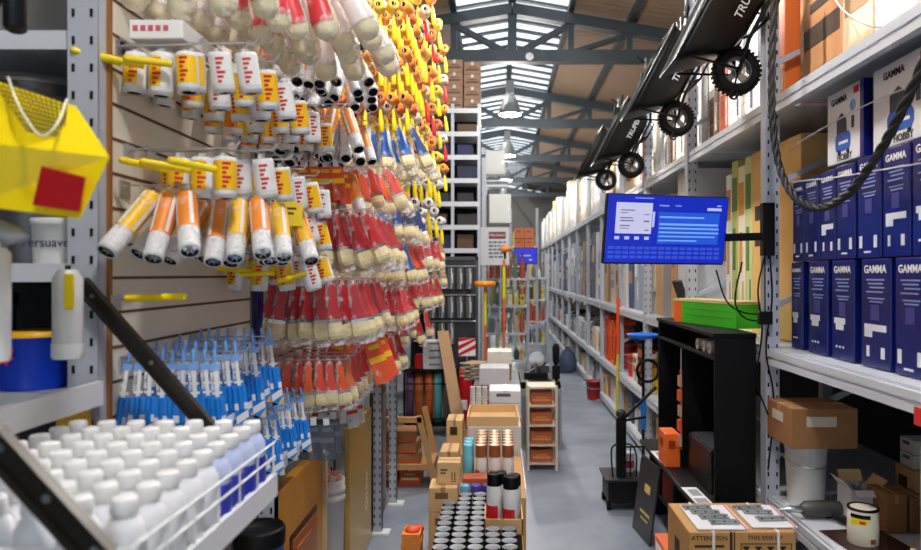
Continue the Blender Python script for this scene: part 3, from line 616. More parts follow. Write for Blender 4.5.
# ------------------------------------------------------------------ generic builders
def carton(label, x0, x1, y0, y1, z0, z1, mat=CARD, group=None, tape=True, mark=None, cat='box', name='carton', face='cam', rz=0):
    cx, cy = (x0+x1)/2, (y0+y1)/2; w, d, h = (x1-x0)/2, (y1-y0)/2, z1-z0
    t = thing(name, label, cat, (cx, cy, z0+.0005), (0, 0, rz), group)
    B().bx(-w, w, -d, d, 0, h).build('box_body', mat, t, bevel=min(.004, h*.1, w*.1))
    tm = M((170, 128, 80), .35) if mat in (CARD, CARDL, CARDD) else M((206, 206, 208), .35)
    if tape:
        b = B().bx(-w*.98, w*.98, -.02*min(1, d*8), .02*min(1, d*8), h, h+.0012) if w > d else B().bx(-.02*min(1, w*8), .02*min(1, w*8), -d*.98, d*.98, h, h+.0012)
        if w > d: b.bx(-w-.001, -w, -.02*min(1, d*8), .02*min(1, d*8), h*.75, h)
        else: b.bx(-.02*min(1, w*8), .02*min(1, w*8), -d-.001, -d, h*.75, h)
        b.build('tape', tm, t)
    if mark:
        col, kind = mark; b = B()
        for f in ('cam', 'side'):
            hw = w if f == 'cam' else d
            def r(u0, u1, v0, v1):
                if f == 'cam': b.bx(u0*hw, u1*hw, -d-.0015, -d+.001, v0*h, v1*h)
                else: b.bx(-w-.0015, -w+.001, -u1*hw, -u0*hw, v0*h, v1*h)
            if kind == 'band': r(-.8, .8, .3, .45); r(-.5, .5, .55, .62)
            elif kind == 'label': r(-.55, .35, .55, .8)
            elif kind == 'arrows': r(.25, .35, .2, .55); r(.5, .6, .2, .55); r(.2, .65, .12, .16); r(-.7, -.1, .62, .7); r(-.7, -.25, .48, .55)
            elif kind == 'stripe': r(-1, 1, .06, .3)
            elif kind == 'print': r(-.8, .8, .7, .9); r(-.6, .3, .35, .6); r(.4, .75, .1, .3)
        b.build('print', col, t)
    return t
def can(name, label, loc, r, h, body, cap, group=None, band=None, capz=.78):
    p = thing(name, label, 'can', loc, group=group)
    B().lathe([(r*.9, 0), (r, .004), (r, h*capz-.006), (r*.93, h*capz)], 16).build('body', body, p)
    B().lathe([(r*.96, h*capz), (r*.96, h-.006), (r*.9, h), (r*.6, h), (r*.55, h-.004), (.001, h-.004)], 16).build('cap', cap, p)
    if band: B().lathe([(r*1.01, h*.12), (r*1.01, h*.42)], 8, a0=-PI*.95, a1=-PI*.35, cap=False).build('label', band, p)
    return p
def bucket(label, loc, r, h, mat, hz=.75, open_=False, name='bucket'):
    t = thing(name, label, 'bucket', loc)
    B().lathe([(r*.85, 0), (r*.98, h*.93), (r*1.05, h*.93), (r*1.06, h), (r*.96, h), (r*.95, h*.96), (.01, h*.96)], 26).build('body', mat, t)
    B().tube([(r*1.06*math.cos(a), r*1.06*math.sin(a), h*hz+.35*r*math.sin(a)) for a in span(-PI, 0, 16)], .004, 6).build('handle', WIRE, t)
    return t
def panel_box(label, x0, x1, y0, y1, z0, z1, mat, name, cat):
    t = thing(name, label, cat, ((x0+x1)/2, (y0+y1)/2, z0)); w, d = (x1-x0)/2, (y1-y0)/2
    B().bx(-w, w, -d, d, 0, z1-z0).build('body', mat, t, bevel=.01); B().bx(-w*.9, w*.9, -d-.006, -d, .04, z1-z0-.04).build('door', mat, t); B().bx(w*.7, w*.8, -d-.012, -d-.004, (z1-z0)*.45, (z1-z0)*.55).build('latch', STEEL, t)
    return t

# ------------------------------------------------------------------ island down the middle
# black capped spray cans in front on their case
t = thing('display_case', 'brown cardboard case carrying the black spray cans at the bottom', 'box', (-.27, 2.62, 0))
B().bx(0, .37, 0, .83, 0, .345).build('box_body', CARD, t, bevel=.004); B().bx(-.003, 0, 0, .83, .345, .40).bx(.37, .373, 0, .83, .345, .40).build('rim', CARD, t)
SB = M((30, 30, 32), .4); LID = M((128, 132, 138), .45, .2); SILV = M((190, 192, 196), .3, .6)
pc = proto('spray_can')
B().lathe([(.030, 0), (.0325, .004), (.0325, .15), (.028, .163)], 16).build('body', SB, pc); B().lathe([(.032, .160), (.032, .188), (.031, .192)], 16, cap=False).lathe([(.001, .191), (.030, .1915), (.031, .192)], 16, cap=False, mi=1).build('cap', [BLACK, LID], pc)
B().lathe([(.0329, .02), (.0329, .10)], 16, cap=False).build('label', M((70, 72, 76), .4), pc)
for r in range(12):
    for c in range(5):
        if c >= 3 and r > 4: continue
        y = 2.66+.0655*r
        lab = 'black spray can with grey lid, %s row from the front, %s from the left' % (ORD[r], ORD[c])
        put(pc, (-.235+.0685*c+random.uniform(-.002, .002), y, .346), (0, 0, random.uniform(0, 6)), lab, 'can', 'black spray cans in front')
t = thing('cardboard_tray', 'cardboard tray holding the tall red and white spray cans', 'tray', (.015, 3.10, .50-.06))
t.location = (.015, 3.12, .47)
B().bx(-.085, .085, -.095, .115, 0, .006).bx(-.085, .085, -.095, -.089, 0, .07).bx(-.085, -.079, -.095, .115, 0, .07).bx(.079, .085, -.095, .115, 0, .07).bx(-.085, .085, .109, .115, 0, .07).build('tray_body', CARDL, t)
t = thing('carton', 'dark carton under the tray of red and white cans', 'box', (.015, 3.13, .0))
B().bx(-.08, .08, -.09, .11, .3465, .468).build('box_body', M((52, 44, 40), .6), t)
WR = M((226, 226, 226), .35)
can('spray_can', 'tall black capped spray can with red label, left in the tray', (-.025, 3.12, .4775), .034, .235, WR, BLACK, 'red and white cans in the tray', M((206, 24, 40), .4))
can('spray_can', 'tall black capped white can with red label, right in the tray', (.048, 3.075, .4775), .036, .235, WR, BLACK, 'red and white cans in the tray', M((206, 24, 40), .4))
can('spray_can', 'black capped can behind the pair in the tray, left', (.0, 3.19, .4775), .033, .22, WR, BLACK, 'red and white cans in the tray')
can('spray_can', 'black capped can behind the pair in the tray, right', (.062, 3.155, .4775), .033, .22, WR, BLACK, 'red and white cans in the tray')
t = thing('display_case', 'long cardboard case under the copper capped spray cans', 'box', (-.215, 3.47, 0))
B().bx(0, .345, 0, .80, 0, .49).build('box_body', CARD, t, bevel=.004); B().bx(.341, .345, 0, .80, .49, .535).build('rim', WHITE, t)
COP = M((172, 98, 62), .35, .3); COPL = M((226, 190, 160), .3, .3)
pk = proto('spray_can')
B().lathe([(.029, 0), (.0315, .004), (.0315, .125), (.028, .138)], 16).build('body', WR, pk); B().lathe([(.0305, .137), (.0305, .20)], 16, cap=False).lathe([(.001, .198), (.027, .198), (.0305, .201)], 16, 1, cap=False).build('cap', [COP, COPL], pk)
B().lathe([(.032, .05), (.032, .07)], 7, a0=-PI*.9, a1=-PI*.5, cap=False).build('label', M((208, 80, 80), .4), pk)
for r in range(6):
    for c in range(3):
        put(pk, (-.10+.0715*c, 3.73+.066*r, .491), (0, 0, random.uniform(-.5, .5)), 'white spray can with copper cap, %s row from the front, %s from left' % (ORD[r], ORD[c]), 'can', 'copper capped spray cans')
for k in range(3): can('spray_can', 'turquoise spray can left of the copper capped ones, %s from front' % ORD[k], (-.172, 3.74+.07*k, .491), .028, .2, M((110, 200, 220), .3), M((120, 206, 224), .3), 'turquoise spray cans')
carton('small orange brown box between black and copper capped cans', -.19, -.01, 3.58, 3.68, .491, .555, M((190, 92, 52), .6), tape=False)
for k, (x, c) in enumerate(((-.175, (110, 180, 220)), (-.12, (80, 70, 170)), (-.065, (70, 60, 160)))):
    can('spray_can', '%s spray can lid in front of the small orange brown box' % ['light blue', 'violet', 'dark violet'][k], (x, 3.52, .491), .027, .05, M(c, .35), M(c, .3), 'low coloured tins')
# tan boxes on the left of the island
zz = 0
for k, h in enumerate((.19, .16, .13, .115)):
    carton('tan carton in the stack left of the black cans, %s from the floor' % ORD[k], -.335, -.20, 3.28, 3.44, zz, zz+h, CARDL, 'tan stack beside the cans', mark=(M((120, 84, 50), .6), 'label')); zz += h+.0008
carton('small tan carton on top of the stack left of the black cans', -.30, -.19, 3.33, 3.43, zz, zz+.105, CARDL, mark=(M((120, 84, 50), .6), 'arrows'))
carton('tan carton with a dark slot right behind the tan stack', -.335, -.235, 3.9, 4.1, .42, .61, CARDL, mark=(M((60, 40, 26), .7), 'label')); carton('plain carton under the slotted tan carton, behind tan stack', -.34, -.23, 3.89, 4.11, 0, .419, CARD)
carton('pale carton behind the turquoise cans on the left', -.33, -.23, 4.3, 4.5, .5, .70, CARDL, mark=(M((60, 40, 26), .7), 'label')); carton('brown carton under the pale carton behind turquoise cans', -.34, -.22, 4.28, 4.52, 0, .499, CARD)
t = thing('storage_crate', 'orange plastic crate with yellow sides at the floor left of tan stack', 'crate', (-.37, 3.12, 0))
OC = M((226, 134, 40), .4, 0, .2, 30)
B().bx(-.06, .02, -.06, .06, 0, .46).bx(-.063, .023, -.063, .063, .40, .425).bx(-.063, .023, -.063, .063, .25, .27).build('side', OC, t)
B().sphere((-.02, -.01, .46), .035, 6, 0, .6).sphere((.0, .03, .455), .03, 6, 0, .6).build('fill', M((230, 80, 40), .5), t)
# trays and boxes further back on the island
t = thing('cardboard_tray', 'open shallow cardboard tray behind the copper capped cans', 'tray', (-.045, 4.52, .66))
B().bx(-.155, .155, -.2, .2, 0, .01).bx(-.16, .16, -.205, -.195, 0, .06).bx(-.16, .16, .195, .205, 0, .06).bx(-.16, -.15, -.2, .2, 0, .06).bx(.15, .16, -.2, .2, 0, .06).build('tray_body', CARDL, t)
carton('large white carton under the shallow cardboard tray', -.2, .13, 4.31, 4.76, 0, .659, M((206, 204, 200), .6))
carton('low brown case under the white flat boxes on the island', -.22, .15, 4.85, 5.45, 0, .60, CARD)
WB = M((216, 216, 220), .5)
carton('flat white box with dark print on the island, lower of two', -.075, .145, 4.9, 5.2, .601, .69, WB, 'flat white boxes', mark=(M((90, 92, 98), .5), 'label')); carton('flat white box with dark print on the island, upper of two', -.075, .145, 4.9, 5.2, .692, .78, WB, 'flat white boxes', mark=(M((90, 92, 98), .5), 'label'))
carton('narrow brown carton beside flat white boxes', -.18, -.08, 5.23, 5.4, .601, .66, CARDD)
for c in range(3):
    t = thing('cup_stack', 'stack of white paper cups left of flat white boxes, %s from left' % ORD[c], 'cups', (-.195+.043*c, 4.98, .601), group='paper cup stacks')
    b = B()
    for k in range(9): b.lathe([(.016, .022*k), (.0195, .022*k+.02), (.0205, .022*k+.021)], 14)
    b.build('cups', M((236, 236, 238), .5), t)
carton('low grey plinth box behind the flat white boxes', -.22, .16, 5.5, 6.7, 0, .68, M((120, 120, 124), .6))
carton('grey white cube carton behind flat white boxes', -.165, .075, 5.6, 5.9, .681, .845, M((200, 200, 206), .5)); carton('brown open carton behind the grey white cube', -.10, .10, 6.05, 6.3, .681, .82, CARDD)
carton('cream carton on top of the brown open carton', -.11, .10, 6.03, 6.32, .8215, .93, M((226, 220, 206), .5)); carton('thin dark red box left of the white flat boxes', -.20, -.09, 5.52, 5.6, .681, .72, M((96, 26, 34), .5))
# papers piled left of them
t = thing('paper_pile', 'messy pile of pale papers beside the cream carton', 'papers', (-.22, 6.2, .681))
b = B()
for k in range(12): b.bx(-.09, .09, -.12, .12, .012*k, .012*k+.006, k % 2, Matrix.Rotation(.5*math.sin(k*2.1), 4, 'Z'))
b.build('sheets', [M((226, 222, 214), .7), M((180, 150, 120), .7)], t)

# small ladder shelf with orange boxes
t = thing('shelf_unit', 'small pale metal shelf unit with four levels of orange boxes', 'shelf', (.345, 5.7, 0))
PALE = M((212, 200, 178), .5)
for sx in (-.115, .115):
    for sy in (0, .26): B().bx(sx-.01, sx+.01, sy-.01, sy+.01, 0, .69).build('post', PALE, t)
for z in (.06, .21, .37, .53, .68): B().bx(-.115, .115, -.008, .27, z-.012, z).build('shelf_board', PALE, t)
TERR = M((186, 92, 46), .6, 0, .15, 20)
for k, z in enumerate((.06, .21, .37, .53)): carton('orange brown box on the small pale shelf unit, %s level from bottom' % ORD[k], .25, .43, 5.73, 5.92, z, z+.10, TERR, 'orange boxes on shelf unit', tape=False, mark=(M((206, 150, 96), .6), 'band'))
# dark tray with scale behind
t = thing('counter_cabinet', 'grey steel cabinet behind small shelf unit', 'cabinet', (.36, 6.35, 0))
B().bx(-.18, .20, 0, .9, 0, .555).build('body', M((150, 152, 158), .45), t); B().bx(-.16, .18, -.006, 0, .05, .5).build('door', M((120, 122, 128), .45), t)
t = thing('scale_tray', 'wide black tray on the grey cabinet', 'tray', (.36, 6.75, .556)); B().bx(-.17, .19, -.38, .35, 0, .06).bx(-.15, .17, -.385, -.38, .01, .05).build('tray_body', BLACK, t)
t = thing('table_scale', 'silver bladed machine with a round top on the black tray', 'machine', (.35, 6.7, .618))
B().bx(-.12, .10, -.12, .12, 0, .05).build('base', DARK, t); B().cyl((-.01, 0, .05), (-.01, 0, .14), .05, .03, 16).cyl((-.06, -.05, .06), (.09, .02, .13), .014).build('motor', M((90, 92, 96), .3, .7), t); B().cyl((0, -.03, .17), (0, .03, .17), .075, n=22).build('disc', CHROME, t); B().bx(.04, .12, -.05, .05, .05, .11).build('grip', M((60, 64, 70), .4), t)
t = thing('display_stand', 'dark upright stand with bulky top beside the machine', 'stand', (.515, 6.45, .556))
B().lathe([(.05, 0), (.05, .02), (.016, .03), (.014, .2), (.03, .24), (.034, .36), (.02, .40)], 14).build('body', DARK, t); B().bx(-.035, .035, -.03, .03, .08, .2).build('battery', BLACK, t)
t = thing('cloth_sack', 'grey blue sack sitting on the floor below the far right shelf', 'sack', (1.10, 11.4, 0))
B().lathe([(.10, 0), (.15, .05), (.15, .2), (.10, .32), (.04, .38), (.05, .42)], 16).build('body', M((70, 84, 110), .6, 0, .2, 8), t)

# plank, fire point sign, red tank, orange tools
t = thing('wood_plank', 'long bare plank leaning against the trowel rack', 'board', (0, 0, 0))
a, c = P(459, 424, 6.2), P(443, 331, 6.9); t.location = a
d = c-a; b0 = d*(-a.z/d.z); B().loft([[q_+o_ for o_ in (Vector((-.055, -.02, 0)), Vector((.055, -.02, 0)), Vector((.055, .02, 0)), Vector((-.055, .02, 0)))] for q_ in (b0, d)], 0, False).build('plank', M((158, 120, 80), .6, 0, .15, 12), t)
t = thing('warning_sign', 'white sign with red diagonal stripes beside the leaning plank', 'sign', P(467, 356, 7.4))
w = .09; B().bx(-w, w, 0, .01, 0, .19).build('board', WHITE, t)
b = B()
for k in range(3):
    y = -.002; z0 = -.02+.085*k; pl = [(-w, z0), (w, z0+.10), (w, z0+.145), (-w, z0+.045)]
    pl = [(x, min(.19, max(0, z))) for x, z in pl]; b.prism(pl, 'y', -.003, 0)
b.build('stripe', RED, t); B().bx(-.006, .006, .0, .012, -P(467, 356, 7.4).z, 0).build('pole', STEEL, t)
t = thing('fire_extinguisher', 'red gas cylinder standing below the striped sign', 'extinguisher', (-.37, 7.3, 0))
B().lathe([(.075, 0), (.08, .02), (.08, .52), (.06, .6), (.025, .64)], 20).build('tank', M((180, 18, 30), .35), t); B().bx(-.03, .06, -.02, .02, .64, .68).cyl((0, 0, .63), (0, 0, .66), .02).build('valve', STEEL, t); B().tube(bez([(.03, 0, .66), (.10, -.03, .6), (.10, -.03, .3)]), .01, 6).build('hose', BLACK, t); B().bx(-.03, .03, -.083, -.078, .2, .3).build('label', WHITE, t)
def pole_tool(label, px, top, Y, head):
    p = P(px, top, Y); t = thing('garden_tool', label, 'tool', (p.x, Y, 0))
    B().cyl((0, 0, 0), (0, 0, p.z-.02), .014, n=8).build('pole', M((226, 108, 40), .45), t)
    B().cyl((0, 0, p.z-.45), (0, 0, p.z-.1), .02, n=8).build('grip', M((214, 206, 40), .5), t)
    if head: B().lathe([(.02, -.03), (.11, -.03), (.12, 0), (.11, .03), (.02, .035)], 16, c=(0, 0, p.z)).build('head', M((236, 150, 30), .4), t)
pole_tool('orange pole tool with flat yellow disc head, left of two', 485, 284, 7.6, True)
pole_tool('tall plain orange pole tool, right of two', 504, 258, 7.8, False)
t = thing('hazard_ball', 'orange round reflector atop the tall orange pole', 'reflector', P(505, 249, 7.8)); B().sphere((0, 0, 0), .06, 8, 0, .7).build('ball', M((232, 140, 50), .4), t); B().cyl((0, 0, -.11), (0, 0, -.03), .012).build('stem', DARK, t)

# trowel rack
t = thing('tool_rack', 'dark panel hung with rows of grey trowels, left of centre', 'rack', (-.56, 8.05, 0))
B().bx(-.26, .30, 0, .03, .5, 1.78).build('panel', M((34, 36, 44), .6), t); B().bx(-.27, .31, -.01, .04, 1.76, 1.80).bx(-.27, -.24, -.01, .04, 0, 1.8).bx(.28, .31, -.01, .04, 0, 1.8).build('frame', M((70, 72, 78), .4), t)
b = B()
for z in (1.69, 1.36, 1.06): b.tube([(-.24, -.03, z), (.28, -.03, z)], .006, 6)
b.build('rail', STEEL, t)
tr = proto('trowel'); GB = M((120, 124, 130), .35, .6)
B().bx(-.045, .045, -.004, .004, -.27, -.03).build('blade', GB, tr, bevel=.003); B().bx(-.006, .006, -.012, -.004, -.27, -.03).cyl((0, -.02, -.21), (0, -.02, -.09), .012, n=8).build('handle', M((206, 206, 210), .4), tr)
for r, (z, n) in enumerate(((1.70, 5), (1.37, 5), (1.07, 3))):
    for k in range(n): put(tr, (-.77+.105*k, 8.0, z), (0, 0, .7), 'grey trowel on the dark panel, %s row from top, %s from left' % (ORD[r], ORD[k]), 'trowel', 'trowels on the dark panel')

# stack of white boxes and rolls on a low rack
t = thing('roll_rack', 'black wire rack of coloured rolls under white boxes', 'rack', (-.70, 7.0, 0))
for x in (-.24, .27):
    for y in (-.12, .14): B().bx(x-.01, x+.01, y-.01, y+.01, 0, .66).build('post', BLACK, t)
B().bx(-.24, .27, -.12, .14, .10, .12).build('shelf_board', BLACK, t); B().bx(-.24, .27, -.12, .14, .645, .66).build('shelf_board', BLACK, t)
b = B(); [b.tube([(-.24, -.125, z), (.27, -.125, z)], .007, 6) for z in (.18, .52)]; b.build('rail', BLACK, t)
for k, (x, c, nm) in enumerate(((-.90, (120, 84, 120), 'mauve'), (-.81, (206, 104, 40), 'orange'), (-.71, (196, 92, 34), 'burnt orange'), (-.62, (96, 178, 178), 'teal'), (-.53, (140, 118, 100), 'brown'))):
    t = thing('material_roll', '%s upright roll behind the black rail' % nm, 'roll', (x, 7.0, .121), group='coloured rolls')
    B().lathe([(.015, 0), (.042, 0), (.042, .50), (.015, .50), (.015, .0)], 18, cap=False).build('roll', M(c, .5, 0, .1, 30), t); B().cyl((0, 0, .05), (0, 0, .502), .014).build('core', CARD, t)
for k in range(4): carton('long white box with grey end in the stack above the rolls, %s from below' % ORD[k], -.76, -.50, 6.9, 7.12, .661+.069*k, .661+.069*k+.067, M((206, 208, 212), .5), 'white boxes above rolls', tape=False, mark=(M((110, 112, 116), .5), 'label'))
carton('small red box beside the white box stack', -.84, -.77, 6.92, 7.05, .93-.268, 1.0-.2, RED, tape=False)

# wooden stand with tile boxes on the left floor
t = thing('display_stand', 'pale wooden frame stand leaning round the brown tile boxes', 'stand', (-.71, 5.25, 0))
def bar(b, p0, p1, w, tt=.02):
    p0 = Vector(p0); p1 = Vector(p1); d = (p1-p0).normalized(); u, v = frame(d)
    b.loft([[p-u*w-v*tt, p+u*w-v*tt, p+u*w+v*tt, p-u*w+v*tt] for p in (p0, p1)], 0, False)
b = B(); bar(b, (.11, -.06, .55), (.235, -.06, 0), .02); b.build('leg', WOOD, t); b = B(); bar(b, (.11, .30, .55), (.235, .30, 0), .02); b.build('leg', WOOD, t)
b = B(); bar(b, (-.22, -.06, .52), (.13, -.06, .52), .02); bar(b, (-.22, -.06, .17), (.21, -.06, .17), .018); bar(b, (-.2, -.06, .0), (-.2, -.06, .53), .018); bar(b, (-.2, .3, .0), (-.2, .3, .53), .018); bar(b, (-.2, -.06, .17), (-.2, .3, .17), .018); bar(b, (.2, -.06, .17), (.2, .3, .17), .018)
b.build('rail', WOOD, t); B().bx(-.2, .195, -.05, .3, .155, .17).build('shelf_board', WOOD, t)
for k, (x0, x1, z0, z1, rz) in enumerate(((-.85, -.60, .172, .25, .06), (-.84, -.62, .252, .33, -.1), (-.86, -.64, .332, .42, .08))):
    carton('brown tile box with orange band on wooden stand, %s from bottom' % ORD[k], x0, x1, 5.26, 5.46, z0, z1, CARDD, 'tile boxes on stand', mark=(M((190, 80, 40), .6), 'stripe'), rz=rz)
for k, (x0, x1) in enumerate(((-.92, -.77), (-.76, -.60))): carton('orange brown tile box on the floor under wooden stand, %s from left' % ORD[k], x0, x1, 5.28, 5.5, 0, .15, M((188, 84, 42), .6), 'tile boxes under stand', mark=(CARDL, 'band'))

# ------------------------------------------------------------------ far rack facing the camera
t = thing('storage_rack', 'tall white rack with dark shelves facing the camera, left of centre', 'rack', (-.94, 9.0, 0))
for x in (0, .33, .67): B().bx(x-.02, x+.02, 0, .04, 0, 3.79).build('upright', STEELW, t)
for k in range(12): B().bx(0, .67, 0, .7, 3.72-.3*k-.012, 3.72-.3*k).bx(0, .67, -.006, 0, 3.72-.3*k-.05, 3.72-.3*k+.01).build('shelf_board', BEAMW, t)
B().bx(-.3, .68, .72, .74, 0, 3.75).build('back_sheet', M((28, 28, 34), .8), t)
cols = (((24, 34, 90), 'dark blue'), ((40, 40, 46), 'charcoal'), ((22, 30, 66), 'navy'), ((92, 66, 44), 'brown'), ((30, 30, 34), 'black'))
for k in range(10):
    for s in range(2):
        c, nm = cols[(k*2+s*3) % 5]; x0 = -.90+.34*s; z = 3.42-.3*k
        carton('%s box in the tall white rack, %s shelf from top, %s' % (nm, ORD[k], ['left', 'right'][s]), x0, x0+.20+.06*((k+s) % 2), 9.15, 9.5, z, z+.14+.03*(k % 3), M(c, .6), 'dark boxes in tall rack', tape=False)
n = 0
for c, x in enumerate((-.93, -.70, -.47)):
    for r in range(4 if c else 3):
        h = .16; carton('tan carton atop the tall white rack, %s column from left, %s up' % (ORD[c], ORD[r]), x, x+.215, 9.05+.1*(c == 2), 9.5, 3.722+.163*r, 3.722+.163*r+.16, M((150, 118, 92), .7, 0, .1, 10), 'cartons atop tall rack', mark=(M((84, 58, 44), .6), 'band'))
# cabinets and sign at the end of that rack
t = thing('utility_pole', 'white square post at the end of the tall rack', 'post', (-.22, 9.6, 0)); B().bx(-.03, .03, 0, .06, 0, 3.2).build('post', STEELW, t); B().bx(-.05, .05, -.02, .08, 0, .02).build('foot_plate', STEELW, t)
panel_box('white steel electrical cabinet, upper of two on the post', -.20, .07, 9.62, 9.8, 2.97, 3.30, M((214, 216, 212), .4), 'electrical_cabinet', 'cabinet')
panel_box('white steel electrical cabinet, lower of two on the post', -.15, .15, 9.62, 9.8, 2.30, 2.70, M((230, 232, 228), .4), 'electrical_cabinet', 'cabinet')
t = thing('cabinet_shelf', 'short white shelf between the two electrical cabinets', 'shelf', (-.05, 9.62, 2.80)); B().bx(-.15, .16, 0, .2, 0, .03).build('board', BEAMW, t); B().bx(-.15, .16, 0, .2, .07, .09).build('board', BEAMW, t); B().bx(-.15, -.13, 0, .2, -.1, 0).build('bracket', BEAMW, t)
t = thing('warning_sign', 'white warning sign with red header on the post', 'sign', (-.013, 9.586, 1.722))
B().bx(-.25, .14, 0, .012, 0, .52).build('board', M((216, 218, 220), .5), t); B().bx(-.14, .09, -.005, 0, .36, .455).build('header', M((120, 16, 30), .5), t)
text('lettering', 'PELIGRO', .052, WHITE, t, (-.025, -.007, .407), 'cam')
b = B(); rr = random.Random(3)
for k in range(5):
    x = -.14
    while x < .06:
        l = rr.uniform(.03, .08); b.bx(x, min(.09, x+l), -.003, 0, .30-.05*k, .325-.05*k); x += l+.015
b.build('text_lines', M((90, 104, 120), .5), t)
# ------------------------------------------------------------------ racks along the right wall
RXF = 1.28
UPY = [.9, 3.29, 4.66, 6.05, 7.45, 8.85, 10.25, 11.65, 13.05, 14.45, 15.85, 17.25, 18.65, 20.05, 21.45]
LEV = (2.42, 1.255, .56, .12)
t = thing('storage_rack', 'long white steel pallet rack running down the right wall', 'rack', (RXF, 0, 0))
for i, y in enumerate(UPY):
    hh = 3.72 if i < 3 else 3.2; b = B(); post(b, 0 if i < 4 else .015, y, 0, hh, .065 if i < 4 else .045, .06, y < 7, .06); post(b, .9, y, 0, hh, .065, .06, False)
    for z in span(.3, 2.6, 5): bar(b, (.03, y+.03, z), (.88, y+.03, z+.42), .012, .012)
    b.build('upright', [STEELW, HOLE], t)
    B().bx(-.06, .06, y-.03, y+.09, 0, .012).build('foot_plate', STEELW, t)
for i in range(len(UPY)-1):
    y0, y1 = UPY[i]+.065, UPY[i+1]-.004
    for z in LEV:
        b = B().bx(-.022, .012, y0, y1, z-.04, z-.012).bx(-.014, .0119, y0, y1, z-.052, z-.0405).bx(-.022, .0118, y0, y1, z-.08, z-.0525).bx(-.012, .012, y0, y1, z-.012, z).bx(.89, .92, y0, y1, z-.07, z).bx(.012, .89, y0, y1, z-.014, z-.001)
        b.build('shelf', BEAMW, t)
    if i < 8: B().bx(.955, .96, y0, y1, .1, 3.6).build('back_sheet', M((46, 50, 62), .8), t)  # dark colour stands in for the shade behind the goods
BAYN = ['nearest', 'second', 'third', 'fourth', 'fifth', 'sixth', 'seventh', 'eighth', 'ninth', 'tenth', 'eleventh', 'twelfth', 'thirteenth', 'fourteenth']

# nearest bay: blue tool cartons in two rows and white compressor cartons on top
def gamma(label, y0, y1, z0, z1, x=1.36, dep=.34, var=0, group=None):
    w, h = (y1-y0)/2, z1-z0
    t = thing('tool_carton', label, 'box', (x, (y0+y1)/2, z0+.001), (0, 0, random.uniform(-.02, .02)), group)
    B().bx(0, dep, -w, w, 0, h).build('box_body', M((11, 23, 100), .26, 0, .15, 8), t, bevel=.004)
    text('lettering', 'GAMMA', min(.042, w*.42), WHITE, t, (-.0015, 0, h*.90), 'aisle_r', bold=.0008)
    b = B(); g = B()
    def r(bb, u0, u1, v0, v1): bb.bx(-.0012, .0005, -u1*w, -u0*w, v0*h, v1*h)
    for k, v in enumerate((.80, .765, .73, .69, .63, .60)): r(g, -.62+.12*(k % 3), .62-.1*(k % 2), v, v+.014)
    g.build('text_lines', M((136, 150, 206), .5), t)
    if var == 0:
        r(b, -.75, .25, .36, .42); r(b, -.60, .1, .30, .36)
        for k in range(3): r(b, -.6+.3*k, -.45+.3*k, .12, .14)
    elif var == 1:
        r(b, -.82, -.56, .10, .22); r(b, .45, .72, .10, .22); r(b, -.4, .2, .05, .07)
    else:
        r(b, -.75, .75, .34, .40); r(b, -.75, -.2, .28, .34); r(b, -.6, -.4, .1, .2); r(b, .4, .65, .1, .2)
    b.build('stickers', M((222, 224, 230), .5), t)
    q = B(); r(q, -.30, .28, .44, .58); q.build('picture', M((60, 60, 130), .4), t)
    return t
lowr = ((3.15, 3.245+.02), (3.08-.17, 3.085), (2.69, 2.87), (2.44, 2.635), (2.23, 2.41), (2.0, 2.2))
for k, (a, c) in enumerate(lowr): gamma('tall blue tool carton in the bottom row at right, %s from the white upright' % ORD[k], a, c, 1.256, 1.655, var=(0, 0, 0, 2, 1, 0)[k], group='bottom row blue cartons')
upr = ((3.135, 3.25), (2.985, 3.125), (2.84, 2.975), (2.685, 2.83), (2.50, 2.665), (2.325, 2.485), (2.13, 2.31))
for k, (a, c) in enumerate(upr): gamma('blue tool carton in the upper row at right, %s from the white upright' % ORD[k], a, c, 1.658, 2.02+.004*k, var=(1, 1, 2, 1, 1, 2, 0)[k], group='upper row blue cartons')
def compressor(label, y0, y1, x=1.375):
    w = (y1-y0)/2; h = .295; z0 = 2.048
    t = thing('compressor_carton', label, 'box', (x, (y0+y1)/2, z0), (0, 0, 0), 'white compressor cartons')
    B().bx(0, .34, -w, w, 0, h).build('box_body', M((228, 228, 230), .35), t, bevel=.004)
    B().bx(-.001, .34, -w-.0015, -w, 0, h).bx(-.0014, 0, -w, -w*.82, 0, h).build('side_panel', NAVY, t)
    text('lettering', 'GAMMA', .036, M((16, 18, 22), .5), t, (-.0015, w*.30, h*.86), 'aisle_r', bold=.001)
    text('lettering', 'HOBBY', .036, M((30, 30, 34), .5), t, (-.0015, .0, h*.07), 'aisle_r', bold=.0006)
    b = B(); b.prism([(w*.5-(w*.9)*u, v*h) for u, v in ((.0, .22), (.08, .16), (.82, .16), (.9, .22), (.9, .34), (.82, .40), (.08, .40), (0, .34))], 'x', -.0022, 0)
    b.build('tank_picture', M((24, 92, 186), .4), t)
    b = B(); b.prism([(w*.42-(w*.9)*u, v*h) for u, v in ((.0, .40), (0, .60), (.3, .68), (.55, .58), (.6, .40))], 'x', -.002, 0)
    for cy in (.28, -.18): b.lathe([(.0001, -.0023), (.011, -.0023), (.011, 0)], 12, axis='x', c=(0, w*cy, h*.14))
    b.bx(-.002, 0, -w*.5, -w*.38, h*.42, h*.58).build('motor_picture', M((26, 44, 70), .4), t)
    B().bx(-.0024, 0, -w*.2, w*.3, h*.25, h*.29).build('tank_lettering', WHITE, t)
    B().lathe([(.0001, -.0018), (.022, -.0018), (.022, 0)], 16, axis='x', c=(0, -w*.45, h*.72)).build('gauge_picture', M((150, 190, 224), .4), t); B().bx(-.002, 0, -w*.75, -w*.5, h*.86, h*.95).build('red_flag', RED, t)
compressor('white compressor carton with blue tank picture, left of two', 2.645, 2.94)
